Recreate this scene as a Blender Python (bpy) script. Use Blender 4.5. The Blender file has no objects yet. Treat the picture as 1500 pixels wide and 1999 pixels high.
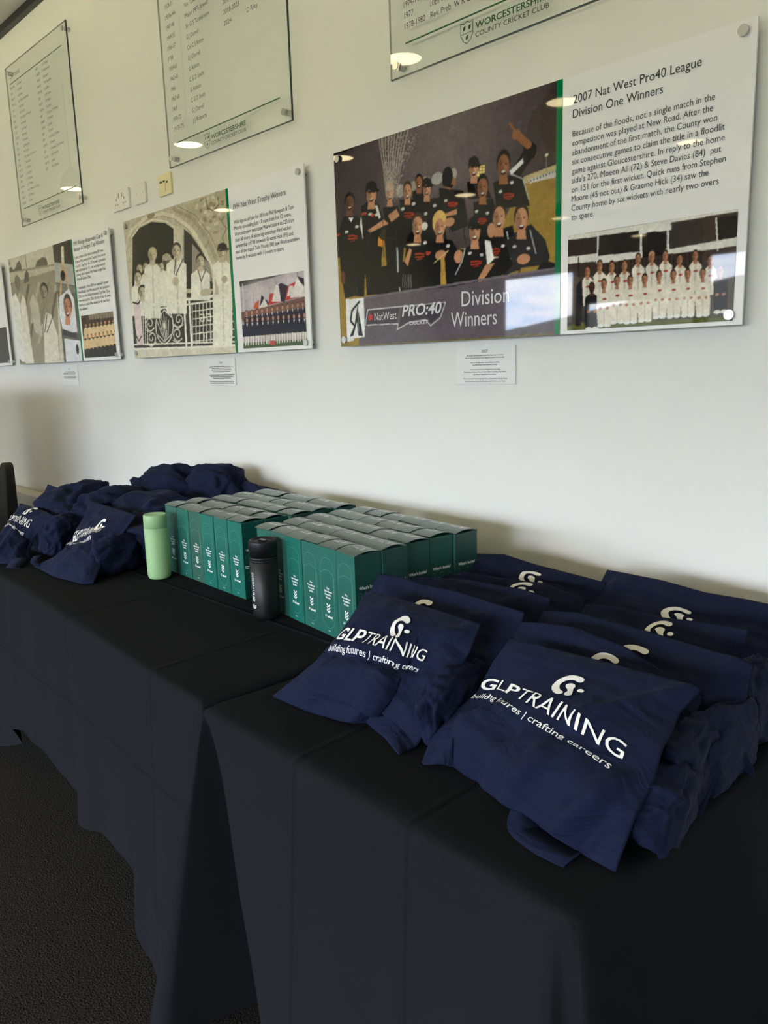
import bpy, bmesh, math, random
import numpy as np
from mathutils import Vector, Matrix, noise

C = bpy.context.scene.collection
S = bpy.context.scene

# ------------------------------------------------------------------ camera
cam_d = bpy.data.cameras.new('camera'); cam = bpy.data.objects.new('camera', cam_d); C.objects.link(cam)
cam_d.sensor_fit = 'HORIZONTAL'; cam_d.sensor_width = 36; cam_d.lens = 1521.73/1500*36; cam_d.clip_start = .02; cam_d.clip_end = 900
r_, u_, f_ = (Vector(v) for v in ((0.69672905, 0.71670999, -0.02992359), (-0.1134771, 0.15131127, 0.98195104), (-0.70830189, 0.68075818, -0.18675313)))
CAMZ = 1.40
mw = Matrix.Identity(4)
for i in range(3):
    mw[i][0], mw[i][1], mw[i][2] = r_[i], u_[i], -f_[i]
mw.translation = (0, -1.79, CAMZ); cam.matrix_world = mw
S.camera = cam

# ------------------------------------------------------------------ light
SKY = 14.0
LAMP = 11.0
S.view_settings.view_transform = 'Standard'; S.view_settings.look = 'None'
S.view_settings.exposure = 1.30; S.view_settings.gamma = 1; S.view_settings.use_curve_mapping = False
S.cycles.use_denoising = True
S.cycles.max_bounces = 10; S.cycles.diffuse_bounces = 5; S.cycles.transparent_max_bounces = 24
S.cycles.sample_clamp_indirect = 8
W = bpy.data.worlds.new('sky'); S.world = W; W.use_nodes = True
wn = W.node_tree.nodes; wl = W.node_tree.links; wn.clear()
wo = wn.new('ShaderNodeOutputWorld'); wb = wn.new('ShaderNodeBackground'); wl.new(wb.outputs[0], wo.inputs[0])
tc = wn.new('ShaderNodeTexCoord'); sx = wn.new('ShaderNodeSeparateXYZ'); wl.new(tc.outputs['Generated'], sx.inputs[0])
mp = wn.new('ShaderNodeMapping'); mp.inputs['Scale'].default_value = (3, 3, 14); wl.new(tc.outputs['Generated'], mp.inputs[0])
nz = wn.new('ShaderNodeTexNoise'); nz.inputs['Scale'].default_value = 2.2; nz.inputs['Detail'].default_value = 6; wl.new(mp.outputs[0], nz.inputs['Vector'])
cr = wn.new('ShaderNodeValToRGB'); cr.color_ramp.elements[0].position = .42; cr.color_ramp.elements[1].position = .6
cr.color_ramp.elements[0].color = (.48, .68, 1.0, 1); cr.color_ramp.elements[1].color = (1.02, 1.01, 1.02, 1)
wl.new(nz.outputs[0], cr.inputs[0]); wl.new(cr.outputs[0], wb.inputs[0]); wb.inputs[1].default_value = SKY

sun_d = bpy.data.lights.new('sun', 'SUN'); sun_d.energy = 76; sun_d.angle = .01; sun_d.color = (1, .93, .8)
sun = bpy.data.objects.new('sun', sun_d); C.objects.link(sun); sun.rotation_euler = (math.radians(-38), math.radians(12), 0)   # high behind the building, on the ground outside
WINX0, WINX1, SILL, HEAD, WY = -7.5, 2.0, .95, 2.63, -8.03
def portal(x0, x1):
    l = bpy.data.lights.new('window_portal', 'AREA'); l.shape = 'RECTANGLE'; l.size = x1-x0; l.size_y = HEAD-SILL
    l.cycles.is_portal = True
    o = bpy.data.objects.new('window_portal', l); C.objects.link(o)
    o.location = ((x0+x1)/2, WY-.02, (SILL+HEAD)/2); o.rotation_euler = (math.pi/2, 0, 0)
PANES = [(-7.5, -6.20), (-6.06, -4.45), (-4.37, -2.9), (-2.82, -1.35), (-1.27, .2), (.28, 2.0)]
portal(WINX0, WINX1)

# ------------------------------------------------------------------ helpers
def lin(c):
    if isinstance(c, int): c = ((c >> 16) & 255, (c >> 8) & 255, c & 255)
    return tuple((v/255/12.92 if v/255 <= .04045 else ((v/255+.055)/1.055)**2.4) for v in c)
def mat(name, col, rough=.6, spec=.5, metal=0, coat=0, emit=None):
    m = bpy.data.materials.new(name); m.use_nodes = True
    b = m.node_tree.nodes['Principled BSDF']
    b.inputs['Base Color'].default_value = (*col, 1); b.inputs['Roughness'].default_value = rough
    b.inputs['Specular IOR Level'].default_value = spec; b.inputs['Metallic'].default_value = metal
    b.inputs['Coat Weight'].default_value = coat
    if emit: b.inputs['Emission Color'].default_value = (*emit[0], 1); b.inputs['Emission Strength'].default_value = emit[1]
    return m
def nodes(m): return m.node_tree.nodes, m.node_tree.links, m.node_tree.nodes['Principled BSDF']
def add_noise(m, scale, lo, hi, bump=0, dist=.002, detail=4, stretch=(1, 1, 1)):
    n, l, b = nodes(m)
    t = n.new('ShaderNodeTexCoord'); mp = n.new('ShaderNodeMapping'); mp.inputs['Scale'].default_value = stretch
    l.new(t.outputs['Object'], mp.inputs[0])
    z = n.new('ShaderNodeTexNoise'); z.inputs['Scale'].default_value = scale; z.inputs['Detail'].default_value = detail
    l.new(mp.outputs[0], z.inputs['Vector'])
    r = n.new('ShaderNodeValToRGB'); r.color_ramp.elements[0].position = .3; r.color_ramp.elements[1].position = .7
    r.color_ramp.elements[0].color = (*lo, 1); r.color_ramp.elements[1].color = (*hi, 1)
    l.new(z.outputs[0], r.inputs[0]); l.new(r.outputs[0], b.inputs['Base Color'])
    if bump:
        bp = n.new('ShaderNodeBump'); bp.inputs['Strength'].default_value = bump; bp.inputs['Distance'].default_value = dist
        l.new(z.outputs[0], bp.inputs['Height']); l.new(bp.outputs[0], b.inputs['Normal'])
    return m
def weave(m, scale=900, strength=.25):
    n, l, b = nodes(m)
    t = n.new('ShaderNodeTexCoord'); z = n.new('ShaderNodeTexNoise'); z.inputs['Scale'].default_value = scale; z.inputs['Detail'].default_value = 2
    l.new(t.outputs['Object'], z.inputs['Vector'])
    bp = n.new('ShaderNodeBump'); bp.inputs['Strength'].default_value = strength; bp.inputs['Distance'].default_value = .0006
    l.new(z.outputs[0], bp.inputs['Height']); l.new(bp.outputs[0], b.inputs['Normal'])
    return m
def mesh_obj(name, verts, faces, m, parent=None, smooth=False):
    me = bpy.data.meshes.new(name); me.from_pydata([tuple(v) for v in verts], [], faces); me.update()
    return link(name, me, m, parent, smooth)
def link(name, me, m, parent=None, smooth=False):
    if m and not me.materials: me.materials.append(m)
    if smooth: me.polygons.foreach_set('use_smooth', [True]*len(me.polygons))
    o = bpy.data.objects.new(name, me); C.objects.link(o)
    if parent: o.parent = parent
    return o
def bm_obj(name, bm, m, parent=None, smooth=False):
    me = bpy.data.meshes.new(name); bm.normal_update(); bm.to_mesh(me); bm.free()
    return link(name, me, m, parent, smooth)
def bx(bm, x0, x1, y0, y1, z0, z1, bev=0):
    r = bmesh.ops.create_cube(bm, size=1)['verts']
    for v in r:
        v.co = Vector(((x0+x1)/2+v.co.x*(x1-x0), (y0+y1)/2+v.co.y*(y1-y0), (z0+z1)/2+v.co.z*(z1-z0)))
    if bev:
        es = list({e for v in r for e in v.link_edges})
        bmesh.ops.bevel(bm, geom=es, offset=bev, segments=2, affect='EDGES', profile=.5)
def box(name, x0, x1, y0, y1, z0, z1, m, parent=None, bev=0):
    bm = bmesh.new(); bx(bm, x0, x1, y0, y1, z0, z1, bev); return bm_obj(name, bm, m, parent)
def lathe(name, prof, m, parent=None, seg=48):
    vs, fs = [], []; n = len(prof)
    for k in range(seg):
        a = 2*math.pi*k/seg
        for r, z in prof: vs.append((r*math.cos(a), r*math.sin(a), z))
    for k in range(seg):
        for i in range(n-1):
            a, b = k*n+i, ((k+1) % seg)*n+i
            fs.append((a, b, b+1, a+1))
    o = mesh_obj(name, vs, fs, m, parent, True)
    bm = bmesh.new(); bm.from_mesh(o.data); bmesh.ops.remove_doubles(bm, verts=bm.verts, dist=1e-6)
    bmesh.ops.dissolve_degenerate(bm, edges=bm.edges, dist=1e-7); bmesh.ops.recalc_face_normals(bm, faces=bm.faces); bm.to_mesh(o.data); bm.free()
    return o
def tube(bm, pts, r, seg=8):
    pts = [Vector(p) for p in pts]; rings = []
    for i, p in enumerate(pts):
        d = (pts[min(i+1, len(pts)-1)]-pts[max(i-1, 0)]).normalized()
        a = d.orthogonal().normalized() if not rings else (rings[-1][1]-d*rings[-1][1].dot(d)).normalized()
        b = d.cross(a)
        rings.append(([bm.verts.new(p+(a*math.cos(2*math.pi*k/seg)+b*math.sin(2*math.pi*k/seg))*r) for k in range(seg)], a))
    for i in range(len(rings)-1):
        for k in range(seg):
            bm.faces.new((rings[i][0][k], rings[i][0][(k+1) % seg], rings[i+1][0][(k+1) % seg], rings[i+1][0][k]))
    bm.faces.new(rings[0][0][::-1]); bm.faces.new(rings[-1][0])
def tag(o, label, cat, group=None):
    o['label'] = label; o['category'] = cat
    if group: o['group'] = group
    return o
def thing(name, label, cat, loc=(0, 0, 0), rz=0, group=None):
    o = bpy.data.objects.new(name, None); C.objects.link(o); o.location = loc; o.rotation_euler = (0, 0, rz); o.empty_display_size = .05
    return tag(o, label, cat, group)
def struct(o):
    o['kind'] = 'structure'; return o

# ------------------------------------------------------------------ lettering
_tc = {}
def glyphs(s, bold=0, res=3):
    """flat triangles of a line of writing, size 1, left edge at x=0; also its width"""
    k = (s, bold, res)
    if k in _tc: return _tc[k]
    cu = bpy.data.curves.new('t', 'FONT'); cu.body = s; cu.size = 1; cu.resolution_u = res; cu.offset = bold
    o = bpy.data.objects.new('t', cu); C.objects.link(o)
    dg = bpy.context.evaluated_depsgraph_get(); e = o.evaluated_get(dg); me = e.to_mesh()
    v = np.array([p.co[:2] for p in me.vertices]).reshape(-1, 2); f = [tuple(p.vertices) for p in me.polygons]
    e.to_mesh_clear(); bpy.data.objects.remove(o); bpy.data.curves.remove(cu)
    x0 = v[:, 0].min() if len(v) else 0
    v[:, 0] -= x0
    _tc[k] = (v, f, v[:, 0].max() if len(v) else 1)
    return _tc[k]
CAP = .729
class Ink:
    """collects 2-D shapes, later mapped onto a surface as ONE mesh"""
    def __init__(s): s.v, s.f = [], []
    def add(s, v, f):
        b = len(s.v); s.v += [tuple(p) for p in v]; s.f += [tuple(b+i for i in t) for t in f]
    def text(s, t, x0, y, cap, x1=None, bold=0, width=None, shear=0, res=3):
        v, f, w = glyphs(t, bold, res); sy = cap/CAP
        sxx = (x1-x0)/w if x1 is not None else sy*(width or 1)
        q = np.stack([x0+v[:, 0]*sxx+shear*v[:, 1]*sy, y+v[:, 1]*sy], 1); s.add(q, f)
    def line(s, pts, w):
        pts = [Vector(p) for p in pts]
        L, R = [], []
        for i, p in enumerate(pts):
            d = (pts[min(i+1, len(pts)-1)]-pts[max(i-1, 0)]).normalized(); n = Vector((-d.y, d.x))*w/2
            L.append(p+n); R.append(p-n)
        n = len(pts); s.add(L+R, [(i, i+1, n+i+1, n+i) for i in range(n-1)])
    def taper(s, pts, rad, seg=14):
        """round-ended stroke of changing half-width"""
        pts = [Vector(p) for p in pts]; L, R = [], []
        for i, p in enumerate(pts):
            d = (pts[min(i+1, len(pts)-1)]-pts[max(i-1, 0)]).normalized(); n = Vector((-d.y, d.x))*rad[i]
            L.append(p+n); R.append(p-n)
        e0 = (pts[0]-pts[1]).normalized(); e1 = (pts[-1]-pts[-2]).normalized()
        def cap_(c, d, r):
            n = Vector((-d.y, d.x)); return [c+(n*math.cos(a)+d*math.sin(a))*r for a in [math.pi*k/seg for k in range(1, seg)]]
        n = len(pts); s.add(L+R, [(i, i+1, n+i+1, n+i) for i in range(n-1)])
        for c, d, r in ((pts[0], e0, rad[0]), (pts[-1], e1, rad[-1])):
            q = cap_(c, d, r); nn = Vector((-d.y, d.x)); ring = [c+nn*r]+q+[c-nn*r]; s.add([c]+ring, [(0, i, i+1) for i in range(1, len(ring))])
    def disc(s, x, y, r, ry=None, seg=24):
        s.add([(x, y)]+[(x+r*math.cos(2*math.pi*k/seg), y+(ry or r)*math.sin(2*math.pi*k/seg)) for k in range(seg)], [(0, 1+k, 1+(k+1) % seg) for k in range(seg)])
    def rect(s, x0, x1, y0, y1): s.add([(x0, y0), (x1, y0), (x1, y1), (x0, y1)], [(0, 1, 2, 3)])
    def poly(s, pts): s.add(pts, [tuple(range(len(pts)))])
    def ring(s, pts, w): s.line(list(pts)+[pts[0], pts[1]], w)
    def obj(s, name, fn, m, parent=None, cuts=0):
        bm = bmesh.new(); vs = [bm.verts.new((p[0], p[1], 0)) for p in s.v]
        for t in s.f:
            try: bm.faces.new([vs[i] for i in t])
            except ValueError: pass
        if cuts:
            for _ in range(4):
                es = [e for e in bm.edges if e.calc_length() > cuts]
                if not es: break
                bmesh.ops.subdivide_edges(bm, edges=es, cuts=1)
            bmesh.ops.triangulate(bm, faces=bm.faces)
        for v in bm.verts: v.co = Vector(fn(v.co.x, v.co.y))
        return bm_obj(name, bm, m, parent)
def icon(I, x, y, s):
    """the round mark with a curved arm, a drop and a dot; centre x, y, height s"""
    h = s/2
    pts, rad = [], []
    for k in range(15):
        a = math.radians(66+k*(252-66)/14)
        pts.append((x+h*.02+h*.78*math.cos(a)*.86, y+h*.80*math.sin(a))); rad.append(h*(.20-.04*math.sin(math.pi*k/14) if k < 10 else .20))
    I.taper(pts, rad)
    I.taper([(x+h*.05, y+h*.08), (x+h*.16, y-h*.2), (x+h*.26, y-h*.44), (x+h*.30, y-h*.74)], [h*.25, h*.15, h*.13, h*.2])
    I.disc(x+h*.68, y-h*.1, h*.17)
def logo(I, x0, x1, y, cap, icon_c=None, icon_h=None, tagline=True, slope=0, tag_y=None):
    """GLPTRAINING over its line; x0..x1 in surface units"""
    w = x1-x0; b = len(I.v)
    I.text('GLP', x0, y, cap, x0+w*.335, bold=.022)
    I.text('TRAINING', x0+w*.345, y, cap, x1)
    if tagline: I.text('building futures | crafting careers', x0+w*.01, (tag_y if tag_y is not None else y-cap*.95), cap*.5, x0+w*.98, bold=.004)
    if slope:
        for i in range(b, len(I.v)): p = I.v[i]; I.v[i] = (p[0], p[1]+slope*(p[0]-x0))
    if icon_c: icon(I, icon_c[0], icon_c[1], icon_h)

# ------------------------------------------------------------------ materials
M_wall = add_noise(mat('wall_paint', (.80, .79, .75), .55, .3), 3, (.79, .78, .74), (.81, .80, .765), .05, .002)
M_ceil = mat('ceiling_paint', (.74, .73, .69), .8, .2)
M_black_trim = mat('black_trim', (.012, .012, .012), .4)
M_carpet = add_noise(mat('carpet', (.03, .027, .024), .95, .05), 210, (.0035, .003, .0025), (.052, .046, .040), 1.0, .008, 4)
M_cloth = weave(mat('black_tablecloth', (.0108, .0116, .0135), .95, .05), 1400, .35)
M_bag = weave(mat('navy_cotton', (.0057, .0094, .0305), .85, .15), 1500, .25)
bn, bl, bb = nodes(M_bag)      # soft creases over the weave
bt = bn.new('ShaderNodeTexCoord'); bmp = bn.new('ShaderNodeMapping'); bmp.inputs['Rotation'].default_value = (.5, .3, .6); bmp.inputs['Scale'].default_value = (9, 16, 20); bl.new(bt.outputs['Object'], bmp.inputs[0])
bz = bn.new('ShaderNodeTexNoise'); bz.inputs['Scale'].default_value = 1; bz.inputs['Detail'].default_value = 3; bz.inputs['Distortion'].default_value = 1.2; bl.new(bmp.outputs[0], bz.inputs['Vector'])
b3 = bn.new('ShaderNodeBump'); b3.inputs['Strength'].default_value = .55; b3.inputs['Distance'].default_value = .022; bl.new(bz.outputs[0], b3.inputs['Height'])
bl.new(bb.inputs['Normal'].links[0].from_socket, b3.inputs['Normal']); bl.new(b3.outputs[0], bb.inputs['Normal'])
bs = M_bag.node_tree.nodes['Principled BSDF']; bs.inputs['Sheen Weight'].default_value = .03; bs.inputs['Sheen Tint'].default_value = (.3, .4, .8, 1)
M_white = mat('white_print', (.86, .85, .82), .5, .3)
M_ink = mat('dark_lettering', (.02, .022, .025), .4)
M_inkgreen = mat('green_lettering', (.006, .09, .03), .4)
M_paper = mat('white_panel_print', (.87, .86, .86), .025, .28)
M_card = mat('white_card', (.82, .82, .81), .5, .3)
M_greenbar = mat('green_stripe', (.0, .19, .06), .03, .28)
M_steel = mat('brushed_steel', (.55, .55, .54), .3, .5, 1)
M_white_plastic = mat('white_plastic', (.80, .78, .72), .35)
M_cream_plastic = mat('cream_plastic', (.80, .70, .42), .35)
M_dark = mat('dark_slot', (.01, .01, .01), .5)
M_edge = mat('acrylic_edge', (.03, .055, .06), .15)
M_metal_cream = mat('cream_enamel', (.62, .56, .46), .45)
M_seat = mat('black_upholstery', (.006, .006, .007), .8)
M_seatback = mat('grey_back_shell', (.07, .075, .075), .6)
def acrylic():
    m = bpy.data.materials.new('clear_acrylic'); m.use_nodes = True; n = m.node_tree.nodes; l = m.node_tree.links; n.clear()
    o = n.new('ShaderNodeOutputMaterial'); mx = n.new('ShaderNodeMixShader'); t = n.new('ShaderNodeBsdfTransparent'); g = n.new('ShaderNodeBsdfGlossy'); fr = n.new('ShaderNodeFresnel')
    t.inputs[0].default_value = (.982, .99, .984, 1); g.inputs['Roughness'].default_value = .015; fr.inputs[0].default_value = 1.45
    ge = n.new('ShaderNodeNewGeometry'); iv = n.new('ShaderNodeMath'); iv.operation = 'SUBTRACT'; iv.inputs[0].default_value = 1; l.new(ge.outputs['Backfacing'], iv.inputs[1]); mu = n.new('ShaderNodeMath'); mu.operation = 'MULTIPLY'; l.new(fr.outputs[0], mu.inputs[0]); l.new(iv.outputs[0], mu.inputs[1]); l.new(mu.outputs[0], mx.inputs[0]); l.new(t.outputs[0], mx.inputs[1]); l.new(g.outputs[0], mx.inputs[2]); l.new(mx.outputs[0], o.inputs[0]); return m
M_acrylic = acrylic()
def picture_mat():
    m = mat('glossy_photo_print', (.5, .5, .5), .025, .28); n, l, b = nodes(m)
    a = n.new('ShaderNodeVertexColor'); a.layer_name = 'col'; l.new(a.outputs[0], b.inputs['Base Color']); return m
M_pic = picture_mat()
def box_mat():
    m = mat('green_carton', (.0095, .128, .094), .32, .5); n, l, b = nodes(m)
    t = n.new('ShaderNodeTexCoord'); s = n.new('ShaderNodeSeparateXYZ'); l.new(t.outputs['Object'], s.inputs[0])
    ad = n.new('ShaderNodeMath'); ad.operation = 'ADD'; l.new(s.outputs[0], ad.inputs[0]); l.new(s.outputs[1], ad.inputs[1])
    cb = n.new('ShaderNodeCombineXYZ'); l.new(ad.outputs[0], cb.inputs[0]); l.new(s.outputs[2], cb.inputs[1])
    br = n.new('ShaderNodeTexBrick'); br.inputs['Scale'].default_value = 1; br.inputs['Brick Width'].default_value = .0052; br.inputs['Row Height'].default_value = .0072; br.inputs['Mortar Size'].default_value = .0008; br.inputs['Mortar Smooth'].default_value = .5
    br.inputs['Color1'].default_value = (.95, .95, .95, 1); br.inputs['Color2'].default_value = (1.05, 1.05, 1.05, 1); br.inputs['Mortar'].default_value = (1.5, 1.4, 1.45, 1)
    l.new(cb.outputs[0], br.inputs['Vector'])
    r = n.new('ShaderNodeMapRange'); r.inputs[1].default_value = .135; r.inputs[2].default_value = .165; l.new(s.outputs[2], r.inputs[0])
    mx = n.new('ShaderNodeMix'); mx.data_type = 'RGBA'; l.new(r.outputs[0], mx.inputs[0]); mx.inputs[6].default_value = (1, 1, 1, 1); l.new(br.outputs[0], mx.inputs[7])
    oi = n.new('ShaderNodeObjectInfo'); m1 = n.new('ShaderNodeMix'); m1.data_type = 'RGBA'; m1.blend_type = 'MULTIPLY'; m1.inputs[0].default_value = 1
    l.new(oi.outputs['Color'], m1.inputs[6]); l.new(mx.outputs[2], m1.inputs[7])
    gt = n.new('ShaderNodeMath'); gt.operation = 'GREATER_THAN'; gt.inputs[1].default_value = .0381; l.new(s.outputs[0], gt.inputs[0])   # side panel's weaker light is put into a darker base colour
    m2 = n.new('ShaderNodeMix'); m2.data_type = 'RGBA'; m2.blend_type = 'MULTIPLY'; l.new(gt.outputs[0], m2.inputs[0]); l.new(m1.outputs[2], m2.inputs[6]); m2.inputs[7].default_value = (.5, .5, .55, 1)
    l.new(m2.outputs[2], b.inputs['Base Color']); return m
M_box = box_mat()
M_lid = mat('green_carton_top', (.075, .115, .096), .33, .5, 0, .25)  # gloss on the carton tops is put into this greyer base colour
M_boxline = mat('pale_green_line', (.10, .36, .28), .4)

# ------------------------------------------------------------------ room
XL, XR, H = -8.6, 3.6, 3.24
struct(box('floor', XL, XR, WY-.2, .2, -.1, 0, M_carpet))
struct(box('wall_back', XL, XR, 0, .15, 0, H+.05, M_wall))
struct(box('wall_left', XL-.15, XL, WY, .15, 0, H+.05, M_wall))
struct(box('wall_right', XR, XR+.15, WY, .15, 0, H+.05, M_wall))
struct(box('ceiling', XL, XR, WY-.15, .15, H, H+.1, M_ceil))
struct(box('trim_1', XL, XR, -.03, 0, H-.035, H, M_black_trim))
bm = bmesh.new()
bx(bm, XL, XR, WY-.15, WY, 0, SILL); bx(bm, XL, XR, WY-.15, WY, HEAD, H)
bx(bm, XL, PANES[0][0], WY-.15, WY, SILL, HEAD); bx(bm, PANES[-1][1], XR, WY-.15, WY, SILL, HEAD)
for a, b in zip(PANES[:-1], PANES[1:]): bx(bm, a[1], b[0], WY-.15, WY, SILL, HEAD)
struct(bm_obj('wall_front', bm, M_wall))
M_frame = mat('dark_window_frame', (.03, .032, .035), .4)
for i, (a, b) in enumerate(PANES):
    bm = bmesh.new()
    for q in ((a, a+.05, SILL, HEAD), (b-.05, b, SILL, HEAD), (a+.05, b-.05, SILL, SILL+.05), (a+.05, b-.05, HEAD-.05, HEAD)): bx(bm, q[0], q[1], WY-.1, WY-.04, q[2], q[3])
    struct(bm_obj('window_%d' % (i+1), bm, M_frame))
# the cricket ground outside, seen only in the reflections
M_grass = add_noise(mat('outfield_grass', (.12, .13, .04), .9, .1), .4, (.17, .16, .085), (.21, .19, .11))
struct(box('ground', -300, 300, -400, WY-.6, -3.2, -3.0, M_grass))
rnd = random.Random(4)
vs, fs = [], []
N = 160
for k in range(N+1):
    x = -260+520*k/N; h = 7.2+1.6*noise.noise(Vector((x*.05, 2, 0)))+.9*noise.noise(Vector((x*.3, 5, 0)))
    vs += [(x, -128, -3), (x, -128, h), (x, -140, -3), (x, -140, h-1)]
for k in range(N):
    a = 4*k; fs += [(a, a+4, a+5, a+1), (a+1, a+5, a+7, a+3), (a+3, a+7, a+6, a+2)]
struct(mesh_obj('horizon_trees', vs, fs, add_noise(mat('tree_line', (.02, .04, .015), .9, .1), .5, (.012, .026, .01), (.03, .055, .02))))  # strip of trees along the horizon, seen only in reflections

# a stand with a sloping roof beside the ground, and an added blind to cut the sky reflection
vs = [(-34, -40, -3), (4, -40, -3), (4, -40, 8.2), (-34, -40, 2.9), (-34, -52, -3), (4, -52, -3), (4, -52, 8.2), (-34, -52, 2.9)]
struct(mesh_obj('exterior', vs, [(0, 1, 2, 3), (1, 5, 6, 2), (4, 7, 6, 5), (0, 3, 7, 4), (3, 2, 6, 7)], mat('stand_cladding', (.03, .035, .035), .6)))
t = thing('added_blind', 'added dark blind cutting the sky reflection, in the window opposite', 'blind', (-5.255, WY+.03, HEAD))
box('fabric', -.86, .86, -.002, .002, -.50, 0, mat('blind_fabric', (.04, .04, .042), .8), t)
box('bottom_bar', -.86, .86, -.008, .008, -.515, -.50, M_frame, t)
bm = bmesh.new(); tube(bm, [(-.88, 0, .03), (.88, 0, .03)], .03, 12); bm_obj('roller', bm, M_frame, t)

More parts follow.
